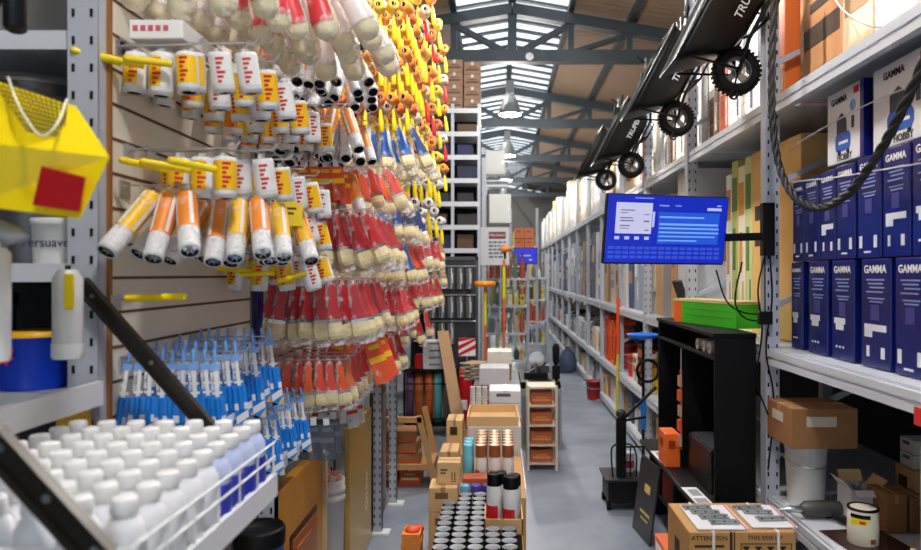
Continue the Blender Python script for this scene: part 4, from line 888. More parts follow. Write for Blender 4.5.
compressor('white compressor carton with blue tank picture, right of two', 2.19, 2.58)
carton('flat dark blue carton between the two white compressor cartons', 1.40, 1.66, 2.588, 2.636, 2.048, 2.33, M((30, 34, 74), .4), tape=False)
# over the beam in the nearest bay
carton('brown carton with dark band lettering above the compressor cartons', 1.38, 1.9, 2.80, 3.22, 2.421, 3.02, CARDD, mark=(M((60, 44, 34), .6), 'band'))
for k, (a, c, h, col, nm) in enumerate(((2.56, 2.78, .62, (220, 196, 160), 'pale tan'), (2.28, 2.54, .66, (236, 234, 228), 'white'), (1.98, 2.26, .6, (226, 206, 176), 'cream'))):
    carton('%s sunlit carton above the right beam, right of the dark banded carton' % nm, 1.36, 1.8, a, c, 2.421, 2.421+h, M(col, .5), mark=(M((150, 120, 90), .6), 'band'))
# second bay, above beam: pictorial cartons behind mesh
SPEC = {1: ((3.37, 3.55, .75, (240, 120, 50), 'orange'), (3.56, 3.76, .9, (236, 236, 236), 'white'), (3.77, 3.98, .86, (232, 226, 214), 'cream'), (3.99, 4.2, .92, (240, 240, 240), 'bright white'), (4.21, 4.38, .8, (206, 96, 60), 'rust red'), (4.40, 4.62, .9, (120, 90, 66), 'brown')),
        2: ((4.76, 4.95, .8, (236, 236, 236), 'white'), (4.97, 5.2, .86, (196, 150, 100), 'tan'), (5.22, 5.45, .9, (238, 234, 222), 'cream'), (5.47, 5.7, .8, (120, 92, 70), 'brown'), (5.72, 5.98, .9, (240, 240, 236), 'bright white')),
        3: ((6.15, 6.45, .85, (236, 226, 206), 'cream'), (6.47, 6.75, .7, (220, 120, 60), 'orange'), (6.78, 7.05, .95, (236, 236, 236), 'white'), (7.07, 7.36, .9, (180, 140, 100), 'tan'))}
for bay, it in SPEC.items():
    for a, c, h, col, nm in it:
        carton('%s pictorial carton on the top shelf of the %s right bay' % (nm, BAYN[bay]), 1.37, 1.75, a, c, 2.421, 2.421+h, M(col, .45), 'top shelf cartons, %s bay' % BAYN[bay], tape=False, mark=(M((90, 96, 110), .5) if col[0] > 225 and col[1] > 200 else M((226, 216, 200), .5), 'print'))
def mesh_panel(label, y0, y1, z0, z1, s=.11):
    t = thing('wire_mesh', label, 'mesh', (1.335, y0, z0)); b = B()
    n = int((y1-y0)/s)
    for k in range(n+1): b.tube([(0, s*k, 0), (0, s*k, z1-z0)], .002, 4)
    for k in range(int((z1-z0)/s)+1): b.tube([(0, 0, s*k), (0, y1-y0, s*k)], .002, 4)
    b.build('grid', WIRE, t)
mesh_panel('wire safety mesh over the top shelf of the second right bay', 3.37, 4.64, 2.425, 3.5); mesh_panel('wire safety mesh over the top shelf of the third right bay', 4.74, 6.03, 2.425, 3.5)
# shelf behind the monitor
tanm = (M((60, 44, 30), .6), 'arrows'); TANB = M((224, 182, 112), .6, 0, .06, 10)
carton('tall tan carton behind the black bracket plate, right of its twin', 1.47, 1.85, 3.42, 3.72, 1.256, 2.29, TANB, tape=False)
carton('tall tan carton with dark symbols above the monitor arm, left of its twin', 1.47, 1.85, 3.76, 4.08, 1.256, 2.30, TANB, tape=False, mark=tanm)
for k, (a, c, col, h) in enumerate(((4.09, 4.2, (206, 210, 150), 1.04), (4.21, 4.32, (232, 226, 206), 1.0), (4.33, 4.44, (190, 196, 110), 1.05), (4.45, 4.55, (226, 228, 230), .98))):
    t = carton('narrow colourful picture carton left of tall tan carton, %s' % ORD[k], 1.47, 1.8, a, c, 1.256, 1.256+h, M(col, .4), 'colourful cartons above monitor', tape=False, mark=(M((214, 150, 60) if k % 2 else (90, 130, 60), .5), 'print'))
GW = M((206, 208, 212), .5)
for k, (a, c, h, m) in enumerate(((4.76, 4.98, .78, GW), (5.0, 5.28, 1.10, GW), (5.30, 5.5, .72, CARD), (5.52, 5.76, .98, M((170, 172, 178), .5)), (5.78, 6.0, .86, CARDL))):
    carton('%s carton on the middle shelf, third right bay, %s from near' % (['pale grey', 'tall grey', 'brown', 'dull grey', 'tan'][k], ORD[k]), 1.34, 1.75, a, c, 1.256, 1.256+h, m, 'middle shelf cartons, third bay', tape=False, mark=(M((120, 122, 128), .5), 'label'))
cc = ((206, 208, 212), (176, 132, 86), (150, 160, 176), (214, 178, 128), (96, 100, 112), (228, 226, 220), (70, 84, 120), (226, 214, 190))
cn = ('pale grey', 'brown', 'blue grey', 'tan', 'charcoal', 'white', 'slate blue', 'cream')
rr = random.Random(9)
for bay in range(3, 14):
    y0, y1 = UPY[bay]+.08, UPY[bay+1]-.02; n = 5 if bay < 7 else 3
    for lev, (z, hm) in enumerate(((2.421, 1.15), (1.256, .95), (.561, .36), (.121, .30))):
        if (bay == 3 and lev in (0, 2)) or (bay == 4 and lev == 2): continue
        for k in range(n):
            i = (bay*3+k*2+lev*5+rr.randrange(3)) % 8; a = y0+(y1-y0)*k/n; c = a+(y1-y0)/n*rr.uniform(.72, .95); h = hm*rr.uniform(.62, .98) if lev else rr.uniform(.62, .95)
            if lev == 0: i = (5, 7, 3, 5, 7, 0)[(bay+k*2) % 6]
            if lev == 1 and bay > 4: i = (4, 6, 0, 2, 1, 4, 2)[(bay*2+k*3) % 7]
            if lev == 2 and bay in (3, 4) : h *= .55
            carton('%s carton on the %s shelf of the %s right bay, %s from near' % (cn[i], ['top', 'middle', 'low', 'floor'][lev], BAYN[bay], ORD[k]), 1.295+rr.uniform(0, .03), 1.72, a, c, z, z+h, M(cc[i], .55), '%s shelf cartons, %s bay' % (['top', 'middle', 'low', 'floor'][lev], BAYN[bay]), tape=False, mark=(M(cc[(i+3) % 8], .5), ('label', 'print', 'band', 'arrows')[(bay+k) % 4]))
# low shelves of the second and third bay
for k, (a, c, h, m, nm) in enumerate(((4.76, 5.02, .30, DARK, 'black'), (5.05, 5.3, .26, M((226, 176, 40), .5), 'yellow'), (5.33, 5.55, .34, CARD, 'brown'))):
    carton('%s carton on the low shelf near the ring stand' % nm, 1.33, 1.7, a, c, .561, .561+h, m, tape=False, mark=(M((200, 60, 40), .5), 'label'))
for k in range(5): carton('brown carton on the floor shelf near black trolley, %s from near' % ORD[k], 1.33, 1.7, 4.76+.25*k, 4.97+.25*k, .121, .121+.26+.04*(k % 2), (CARD, CARDL, CARDD)[k % 3], 'floor shelf cartons by trolley')
bucket('orange plastic bucket with wire handle on the low shelf', (1.42, 5.82, .561), .10, .22, M((222, 74, 30), .35)).location = (1.395, 7.12, .5615)

# ---- monitor on its arm
TL, TR, BR_, BL = P(607.6, 193, 3.13), P(729.8, 197.5, 3.28), P(722.5, 265, 3.33), P(603, 263.8, 3.18)
cen = (TL+TR+BR_+BL)/4; ux = ((TR-TL)+(BR_-BL)).normalized(); uz = ((TL-BL)+(TR-BR_)); uz = (uz-ux*uz.dot(ux)).normalized(); uy = uz.cross(ux)
mw, mh = ((TR-TL).length+(BR_-BL).length)/4, ((TL-BL).length+(TR-BR_).length)/4
RM = Matrix((ux, uy, uz)).transposed()
t = thing('monitor', 'wide flat monitor showing a blue point of sale screen', 'monitor', cen, RM.to_euler())
B().bx(-mw, mw, .0, .028, -mh, mh).bx(-mw*.5, mw*.5, .028, .055, -mh*.6, mh*.6).build('housing', M((12, 12, 14), .35), t, bevel=.003)
def em(rgb, s=1.0):
    key = ('screen', rgb, s)
    if key not in MC:
        m = bpy.data.materials.new('screen_%d' % len(MC)); m.use_nodes = True; q_ = m.node_tree.nodes['Principled BSDF']
        q_.inputs['Base Color'].default_value = (.005, .005, .008, 1); q_.inputs['Roughness'].default_value = .35
        q_.inputs['Emission Color'].default_value = (*lin(rgb), 1); q_.inputs['Emission Strength'].default_value = s*.85; MC[key] = m
    return MC[key]
B().bx(-mw*.985, mw*.985, -.002, 0, -mh*.955, mh*.975).build('screen', em((20, 44, 196), .8), t)
def ui(name, rects, mat, d=.0035):
    b = B()
    for u0, u1, v0, v1 in rects: b.bx(-mw+2*mw*u0, -mw+2*mw*u1, -d, -.001, mh-2*mh*v1, mh-2*mh*v0)
    return b.build(name, mat, t)
ui('receipt_panel', [(.075, .365, .12, .56)], em((206, 206, 240), .85)); ui('side_glow', [(.42, .93, .24, .70)], em((36, 92, 226), .8), .0027)
ui('list_rows', [(.43, .92, .40, .43), (.43, .93, .46, .485), (.43, .93, .52, .545), (.43, .90, .58, .60), (.43, .75, .64, .66), (.43, .80, .30, .325)], em((120, 170, 250), .9)); ui('scroll_bar', [(.37, .388, .24, .46), (.82, .94, .165, .205), (.90, .935, .125, .14)], em((190, 200, 246), .85))
ui('receipt_lines', [(.11, .22, .22, .235), (.11, .17, .26, .27), (.11, .21, .33, .345), (.30, .345, .28, .29), (.11, .22, .37, .385), (.30, .345, .37, .39), (.11, .19, .44, .455), (.11, .18, .48, .49), (.31, .345, .50, .515)], em((110, 110, 160), .6), .005)
ui('button_row', [(.075+.08*k, .112+.08*k, .60, .645) for k in range(4)], em((190, 204, 250), .8))
ui('title_bar', [(.22, .37, .045, .06), (.42, .50, .14, .16), (.55, .60, .14, .155)], em((130, 160, 246), .8)); ui('key_grid', [(.03+.0585*k, .075+.0585*k, .745+.065*r, .785+.065*r) for k in range(16) for r in range(3)], em((60, 92, 230), .75))
t = thing('screen_bracket', 'black wall arm and bracket plate holding the monitor', 'bracket', (1.27, 3.27, 1.8))
pp = P(768, 230, 3.26)-Vector((1.27, 3.27, 1.8))
B().bx(-.055, -.0, -.04, .005, -.12+pp.z, .125+pp.z).build('bracket_plate', BLACK, t, bevel=.003)
e0 = cen+uy*.062-Vector((1.27, 3.27, 1.8)); b = B(); bar(b, (-.03, -.02, pp.z-.03), (-.19, .10, pp.z-.03), .012, .018); bar(b, (-.19, .10, pp.z-.03), e0, .012, .016); b.build('arm', BLACK, t)
# ---- black cabinet with open bays, ledge and things on it
t = thing('display_cabinet', 'large black open display cabinet on the right of the aisle', 'cabinet', (1.05, 3.42, 0))
BK = M((6, 6, 9), .55)
B().bx(0, .20, 0, .02, .49, 1.29).build('end_panel', BK, t, bevel=.002); B().bx(0, .20, 1.21, 1.23, .49, 1.29).build('end_panel', BK, t, bevel=.002); B().bx(0, .20, .64, .655, .49, 1.19).build('divider', BK, t)
B().bx(-.01, .203, -.005, 1.235, 1.29, 1.31).build('top_board', BK, t, bevel=.002); B().bx(-.0, .2, .02, 1.21, 1.175, 1.19).build('shelf_board', BK, t); B().bx(.19, .20, .02, 1.21, .49, 1.29).build('back_panel', M((10, 10, 12), .8), t)
B().bx(-.11, .20, -.08, 1.30, .465, .488).build('ledge', M((20, 19, 20), .5), t, bevel=.003)
for y in (-.05, .6, 1.24): B().bx(-.05, .165, y, y+.03, 0, .465).build('leg', M((16, 15, 15), .55), t)
B().bx(-.04, .19, -.02, 1.24, .18, .2).build('low_shelf', M((16, 15, 15), .55), t)
for k, y in enumerate((3.58, 3.68, 3.80)):
    t = thing('roll', 'white roll in the slot under the cabinet top, %s from near' % ORD[k], 'roll', (1.10, y, 1.222), group='rolls under cabinet top'); B().cyl((-.03, 0, 0), (.06, 0, 0), .03, n=16).build('roll', M((214, 214, 214), .5), t); B().cyl((-.032, 0, 0), (-.02, 0, 0), .01).build('core', CARD, t)
t = thing('black_box', 'glossy black boxed appliance inside the near bay of the cabinet', 'box', (1.12, 3.72, .489)); B().bx(-.06, .08, -.2, .22, 0, .22).build('case', M((20, 20, 24), .3), t, bevel=.006); B().bx(-.05, .07, -.19, .2, .22, .228).build('lid', M((52, 54, 60), .35), t)
for k, (y, h) in enumerate(((4.22, .22), )):
    t = carton('small orange carton standing on the black cabinet ledge', .95, 1.035, 4.02, 4.2, .489, .68, M((236, 106, 30), .45), tape=False, mark=(M((150, 50, 20), .5), 'label'))
t = thing('hanging_strip', 'orange hanging strip of small packs in the cabinet opening', 'strip', (1.045-.01, 4.0, 1.0))
B().bx(-.003, .0, -.02, .02, -.40, .05).build('strip', M((190, 90, 60), .5), t)
for k in range(5): B().bx(-.016, -.003, -.03+.012*(k % 2), .02+.012*(k % 2), -.38+.085*k, -.32+.085*k).build('pack', M((206, 88, 40) if k % 2 else (186, 150, 130), .45), t)
B().cyl((0, 0, .05), (0, 0, .175), .0015, n=5).build('cord', WHITE, t)
for k, y in enumerate((3.50, 4.25)):
    t = thing('price_card', 'white printed sheet on the black cabinet ledge, %s' % ['nearer', 'farther'][k], 'paper', (.985, y, .4885), (0, 0, .03)); B().bx(-.04, .04, -.14, .14, 0, .003).build('sheet', WHITE, t); B().bx(-.03, .03, -.11, -.04, .003, .0035).bx(-.02, .03, .0, .1, .003, .0035).build('print', M((150, 154, 162), .5), t)
# green carton on top
A0, A1 = Vector((1.055, 4.25, 1.3115)), Vector((1.235, 3.66, 1.3115)); dv = (A0-A1); L = Vector((dv.x, dv.y, 0)).length; ang = math.atan2(dv.y, dv.x)
t = thing('shoe_carton', 'long green carton with orange end on top of the black cabinet', 'box', A1, (0, 0, ang))
B().bx(0, L*.86, -.17, 0, 0, .14).build('box_body', M((62, 184, 36), .4), t, bevel=.002); B().bx(L*.86, L, -.17, 0, 0, .14).build('orange_end', M((236, 98, 28), .4), t, bevel=.002)
B().bx(-.002, L+.002, -.172, .002, .128, .143).build('lid_edge', M((206, 190, 130), .5), t); B().bx(.02, L*.8, .0, .0012, .085, .088).bx(.02, L*.8, .0, .0012, .05, .053).build('crease', M((40, 130, 26), .5), t)
# scanner on a stand and dark tablet under the monitor
t = thing('barcode_scanner', 'dark handheld scanner propped under the monitor left corner', 'scanner', P(628, 300, 4.9)); o = t.location; t.location = (.90+.40, 4.82, 1.256)
B().bx(-.02, .02, -.03, .03, 0, .012).cyl((0, 0, .012), (-.02, 0, .12), .012).build('stand', DARK, t); bb = B(); bar(bb, (-.10, -.06, .30), (.0, .0, .06), .035, .012); bb.build('body', M((60, 58, 60), .35), t); bb = B(); bar(bb, (-.02, -.03, .20), (.06, -.01, .16), .018, .018); bb.build('head', BLACK, t)
B().tube(bez([(.05, 0, .15), (.10, -.04, .10), (.12, -.03, .02), (.12, 0, .01)]), .006, 6).build('cable', BLACK, t)

# ---- things on the floor by the cabinet
t = thing('display_board', 'charcoal board with small gold lettering leaning by the cabinet ledge', 'board', (0, 0, 0))
q0, q1, q2, q3 = Vector((.845, 4.42, .003)), Vector((.885, 4.10, .003)), Vector((.945, 4.10, .46)), Vector((.905, 4.42, .46))
nn = (q1-q0).cross(q3-q0).normalized()*.012; b = B(); b.loft([[q0, q1, q2, q3], [p+nn for p in (q0, q1, q2, q3)]], 0, False); b.build('board', M((48, 46, 50), .35), t)
b = B(); cdir = (q1-q0).normalized(); udir = (q3-q0).normalized()
nf = nn.normalized(); nf = nf if nf.x < 0 else -nf
base = q0+nf*.0135
for u, v, l, h in ((.10, .14, .17, .018), (.12, .105, .13, .012), (.13, .27, .10, .05)):
    c0 = base+cdir*u+udir*v; b.add([c0, c0+cdir*l, c0+cdir*l+udir*h, c0+udir*h], [(0, 1, 2, 3)])
b.build('gold_lettering', M((226, 196, 110), .5), t)
carton('orange and white carton on floor between charcoal board and big carton', .80, .90, 3.36, 3.62, 0, .26, M((232, 110, 60), .5), tape=False, mark=(WHITE, 'print'))
carton('red orange carton on the cabinet low shelf', 1.02, 1.16, 4.10, 4.4, .201, .36, M((206, 70, 34), .5), tape=False)
t = thing('floor_scale', 'black wheeled platform scale with a square post on the aisle floor', 'scale', (.83, 4.78, 0))
B().bx(-.10, .13, -.06, .22, .05, .20).build('base', M((22, 22, 24), .45), t, bevel=.008); B().bx(-.12, .13, -.08, .24, .20, .215).build('platform', M((34, 34, 36), .4), t, bevel=.004)
for sx in (-.09, .11):
    for sy in (-.03, .19): B().cyl((sx-.015, sy, .028), (sx+.015, sy, .028), .028, n=14).build('wheel', RUBBER, t)
B().bx(-.035, .03, -.02, .035, .215, .62).build('post', M((20, 20, 22), .4), t, bevel=.006); B().sphere((-.003, .005, .645), .035, 8).build('knob', M((50, 50, 54), .3), t)
B().tube(bez([(-.06, .0, .215), (-.07, .0, .38), (-.05, 0, .43), (.0, 0, .44), (.07, 0, .43), (.10, 0, .36), (.10, 0, .215)]), .006, 6).tube([(.03, .0, .42), (.14, .0, .42)], .006, 6).tube([(.06, 0, .215), (.06, 0, .42)], .005, 6).tube([(.02, .0, .60), (.17, .02, .62)], .009, 6).build('handle_frame', BLACK, t)
B().tube([(.0, .0, .60), (.27, .16, .80)], .011, 8).build('diagonal_bar', BLACK, t)
t = thing('plastic_jar', 'white jar with red label riding on the black scale platform', 'jar', (.90, 4.93, .2155)); B().lathe([(.045, 0), (.048, .01), (.048, .10), (.04, .115)], 18).build('body', WHITE, t); B().lathe([(.042, .112), (.042, .13), (.01, .13)], 16).build('lid', M((220, 220, 222), .4), t); B().lathe([(.0485, .03), (.0485, .08)], 12, a0=-PI, a1=-PI*.2, cap=False).build('label', M((206, 60, 60), .5), t)
t = thing('pedestal_stand', 'blue topped stand with black ring and blue sleeve before the rack', 'stand', (1.13, 5.52, 0))
B().lathe([(.11, 0), (.11, .015), (.02, .03)], 20).build('base', BLACK, t); B().cyl((0, 0, .02), (0, 0, 1.10), .012, n=10).build('pole', BLACK, t); B().cyl((0, 0, .38), (0, 0, .62), .022, n=12).build('sleeve', M((30, 110, 200), .4), t)
B().lathe([(.02, 1.08), (.11, 1.10), (.135, 1.125), (.12, 1.13), (.05, 1.11), (.001, 1.105)], 24).build('blue_top', M((20, 104, 222), .35), t)
B().lathe([(.085+.012*math.cos(a), .012*math.sin(a)) for a in span(0, 2*PI, 9)], 24, axis='y', c=(.03, -.025, .84), cap=False).build('ring', BLACK, t)
t = thing('level_pole', 'yellow and orange pole leaning upright against right rack', 'pole', (1.235, 7.4, 0)); B().cyl((0, 0, 0), (.01, 0, .75), .016, n=8).build('yellow_section', M((214, 196, 70), .4), t); B().cyl((.01, 0, .75), (.018, 0, 1.34), .02, n=8).build('orange_section', M((226, 78, 36), .4), t)
def gen(label, y, c, h, x=1.295):
    t = thing('generator', label, 'machine', (x, y, .562)); B().bx(0, .26, -.12, .12, 0, .04).bx(.0, .26, -.12, .12, h-.05, h).build('frame', M(c, .4), t, bevel=.01)
    B().bx(.02, .24, -.10, .10, .04, h*.55).build('engine', M((60, 40, 34), .4), t); B().lathe([(.02, -.1), (.08, -.1), (.09, -.06), (.09, .06), (.08, .1), (.02, .1)], 16, axis='y', c=(.13, 0, h*.7)).build('tank', M(c, .35), t)
    for s in (-.11, .11): B().bx(0, .02, s-.01, s+.01, 0, h).build('bar', M(c, .4), t)
gen('orange framed machine on the low right shelf, nearer of two', 8.10, (232, 92, 26), .50); gen('orange framed machine on the low right shelf, farther of two', 8.48, (222, 78, 24), .54)
bucket('dark red bucket standing on the floor at the far shelf foot', (1.20, 8.95, 0), .10, .24, M((160, 24, 34), .4))
bucket('dark red small bucket on the low shelf past the orange machines', (1.40, 7.72, .5615), .10, .26, M((170, 30, 36), .4))

for k, (a, c, h, m, nm) in enumerate(((6.14, 6.36, .30, M((230, 180, 40), .45), 'yellow'), (6.40, 6.62, .38, DARK, 'black'), (6.66, 6.86, .26, M((226, 226, 226), .45), 'white'))):
    carton('%s carton on the low shelf just before the orange bucket' % nm, 1.30, 1.66, a, c, .561, .561+h, m, tape=False, mark=(M((200, 90, 40), .5), 'print'))
# big carton with hinges in the foreground
t = thing('carton', 'large brown shipping carton in the foreground with hinge packs on top', 'box', (.70, 2.59, 0))
B().bx(0, .395, 0, .33, 0, .645).build('box_body', M((190, 140, 82), .7, 0, .08, 10), t, bevel=.004); B().bx(.15, .16, -.0015, 0, 0, .645).bx(.165, .17, -.0015, 0, 0, .645).build('print_bar', M((40, 30, 20), .6), t)
text('lettering', 'ATTENTION', .024, M((60, 40, 20), .6), t, (.075, -.002, .622), 'cam'); text('lettering', 'THIS SIDE UP', .022, M((60, 40, 20), .6), t, (.28, -.002, .624), 'cam')
b = B()
for k in range(4): b.bx(.02+.004*k, .13-.006*k, -.0015, 0, .588-.02*k, .597-.02*k)
b.bx(.19, .38, -.0015, 0, .60, .603).bx(.19, .38, -.0015, 0, .53, .533).bx(.19, .193, -.0015, 0, .53, .603).bx(.377, .38, -.0015, 0, .53, .603)
for k in range(4):
    x = .205+.045*k; b.bx(x, x+.012, -.0015, 0, .545, .59); b.bx(x-.006, x+.018, -.0015, 0, .585, .592)
b.build('print', M((60, 40, 20), .6), t)
for x in (.09, .33): B().bx(x-.005, x+.005, -.003, -.0015, 0, .646).bx(x-.005, x+.005, -.003, .333, .645, .6465).build('strap', M((230, 226, 214), .4), t)
B().bx(-.0015, 0, .14, .21, .50, .56).build('hand_hole', M((60, 40, 24), .8), t)
for k, (x, y, wx, wy) in enumerate(((.83, 2.735, .19, .27), (1.03, 2.745, .17, .25))):
    t = thing('card_sheet', 'white card sheet under the hinge packs, %s one' % ['left', 'right'][k], 'paper', (x, y, .648), (0, 0, .0)); B().bx(-wx/2, wx/2, -wy/2, wy/2, 0, .005).build('sheet', M((224, 222, 226), .5), t); B().bx(wx/2-.012, wx/2-.006, -wy/2, wy/2, .005, .006).build('red_border', M((200, 80, 90), .5), t)
hp = proto('hinge_pack')
HG = M((158, 164, 166), .3, .5)
B().bx(-.055, .055, -.022, -.002, 0, .006).bx(-.055, .055, .002, .022, 0, .006).build('leaf', HG, hp); B().cyl((-.055, 0, .006), (.055, 0, .006), .006, n=8).build('barrel', HG, hp)
b = B(); [b.cyl((x, y, .006), (x, y, .0075), .005, n=8) for x in (-.04, 0, .04) for y in (-.012, .012)]; b.build('screw', DARK, hp)
for k, (x, y, r) in enumerate(((.795, 2.83, .05), (.812, 2.775, -.04), (.83, 2.72, .06), (.852, 2.665, -.03), (1.0, 2.83, .1), (1.02, 2.775, -.1), (1.045, 2.70, .05))):
    put(hp, (x, y, .6545), (0, 0, r), 'galvanised hinge pack on the %s card sheet, %s from the back' % ('left' if k < 4 else 'right', ORD[k if k < 4 else k-4]), 'hinge', 'hinges on the big carton')

# ---- goods on the low shelf in the nearest bay
LZ = .5615
bucket('white plastic bucket under the brown carton on low right shelf', (1.385, 3.17, LZ), .092, .285, BW)
carton('brown carton balanced on the white bucket at right', 1.25, 1.535, 3.0, 3.275, LZ+.287, LZ+.46, CARDD, mark=(M((200, 190, 170), .5), 'label'))
t = thing('drill', 'grey hammer drill lying on the white shelf in front of bucket', 'drill', (1.30, 2.98, LZ+.038), (0, 0, .06))
B().lathe([(.02, -.02), (.034, .0), (.036, .09), (.03, .12), (.03, .15)], 16, axis='x').build('body', M((72, 70, 66), .45), t); B().lathe([(.004, -.18), (.006, -.09), (.014, -.08), (.016, -.02)], 12, axis='x').build('bit', STEEL, t); B().bx(.08, .12, -.02, .02, -.035, .0).cyl((.10, -.05, -.012), (.13, -.12, -.02), .016).build('grip', DARK, t); B().tube(bez([(.15, 0, 0), (.17, .03, .03), (.18, .05, .09), (.15, .08, .12)]), .005, 6).build('cord', BLACK, t)
t = thing('open_carton', 'white open carton full of small parts beside the drill', 'box', (1.515, 2.96, LZ))
WC = M((222, 222, 226), .5)
B().bx(-.0525, .0525, -.0525, .0525, 0, .006).bx(-.06, -.053, -.06, .06, 0, .14).bx(.053, .06, -.06, .06, 0, .14).bx(-.0525, .0525, -.06, -.053, 0, .14).bx(-.0525, .0525, .053, .06, 0, .14).build('box_body', WC, t)
for ax, sg in (('x', -1), ('x', 1), ('y', 1), ('y', -1)):
    b = B()
    if ax == 'x': b.add([(sg*.058, -.055, .14), (sg*.058, .055, .14), (sg*.095, .055, .18), (sg*.095, -.055, .18)], [(0, 1, 2, 3)])
    else: b.add([(-.05, sg*.06, .14), (.05, sg*.06, .14), (.05, sg*.085, .19 if sg > 0 else .12), (-.05, sg*.085, .19 if sg > 0 else .12)], [(0, 1, 2, 3)])
    o = b.build('flap', CARDL if sg > 0 else WC, t); md = o.modifiers.new('card', 'SOLIDIFY'); md.thickness = .003
b = B(); [b.cyl((-.04+.018*k, -.03+.016*(k % 4), .10), (.03-.012*k, .03-.016*(k % 3), .15), .006, n=6) for k in range(6)]; b.build('parts', CHROME, t)
B().bx(-.03, .03, -.0615, -.06, .04, .075).build('label', M((50, 50, 56), .5), t)
t = thing('paint_tin', 'cream paint tin with yellow and black label at lower right', 'can', (1.40, 2.70, LZ+.004))
B().lathe([(.054, 0), (.056, .004), (.056, .132), (.054, .136)], 26).build('body', M((226, 220, 200), .3), t); B().lathe([(.057, .130), (.057, .138), (.048, .138), (.046, .130), (.001, .130)], 26).build('rim', BLACK, t)
B().lathe([(.0566, .105), (.0566, .12)], 10, 1, a0=-PI*.92, a1=-PI*.5, cap=False).lathe([(.0566, .08), (.0566, .104)], 10, 0, a0=-PI*.92, a1=-PI*.55, cap=False).lathe([(.0569, .085), (.0569, .096)], 4, 2, a0=-PI*.72, a1=-PI*.6, cap=False).lathe([(.0567, .012), (.0567, .03)], 5, 3, a0=-PI*.5, a1=-PI*.38, cap=False).build('label', [YEL, BLACK, RED, M((120, 70, 40), .5)], t)
t = thing('magazine', 'dark glossy brochure under the cream paint tin', 'brochure', (1.42, 2.72, LZ), (0, 0, .1)); B().bx(-.12, .13, -.13, .12, 0, .0035).build('pages', M((60, 36, 32), .25, 0, .8, 14), t)
carton('brown carton right of the cream paint tin, left of two', 1.545, 1.63, 2.8, 2.95, LZ, LZ+.155, CARDD); carton('brown carton right of the cream paint tin, right of two', 1.64, 1.72, 2.8, 2.95, LZ, LZ+.14, CARDD)
carton('small tan carton with dark opening behind brown cartons', 1.76, 1.9, 2.98, 3.12, LZ, LZ+.20, CARD, mark=(M((60, 40, 30), .6), 'label'))
for k in range(2): carton('small white carton stacked at the back of low right shelf, %s' % ['lower', 'upper'][k], 1.77, 1.88, 2.99, 3.1, LZ+.202+.062*k, LZ+.262+.062*k, M((206, 204, 200), .5), tape=False, mark=(M((90, 90, 96), .5), 'label'))
t = thing('tool_carton', 'tall white carton with grey picture at the right edge', 'box', (1.53, 2.50, LZ)); B().bx(0, .14, -.05, .05, 0, .42).build('box_body', M((224, 222, 214), .45), t, bevel=.003); B().lathe([(.0001, -.002), (.035, -.002), (.035, 0)], 14, axis='y', c=(.06, -.05, .19)).build('picture', M((110, 114, 120), .5), t); text('lettering', 'Ca', .05, M((50, 50, 54), .5), t, (.03, -.0515, .36), 'cam')
t = thing('wood_disc', 'pale round wooden slice at the bottom right corner', 'disc', (1.40, 2.42, LZ)); B().cyl((.02, 0, .045), (.055, -.03, .045), .045, n=24).build('slice', M((214, 176, 126), .6, 0, .1, 20), t)
t = thing('price_tag', 'red tag hanging off the shelf edge at the right', 'tag', (1.2575, 2.08, 1.20)); B().bx(-.004, 0, -.05, .04, -.055, .0).build('card', M((214, 50, 40), .4), t)
for k in range(7): carton('dark packaged box at the back of the low right shelf, %s from near' % ORD[k], 1.86, 2.05, 1.95+.19*k, 2.12+.19*k, LZ, LZ+.3+.08*(k % 3), (M((30, 34, 60), .5), M((40, 40, 46), .5), M((30, 50, 46), .5))[k % 3], 'dark boxes behind low shelf', tape=False, mark=(M((120, 126, 150), .5), 'label'))

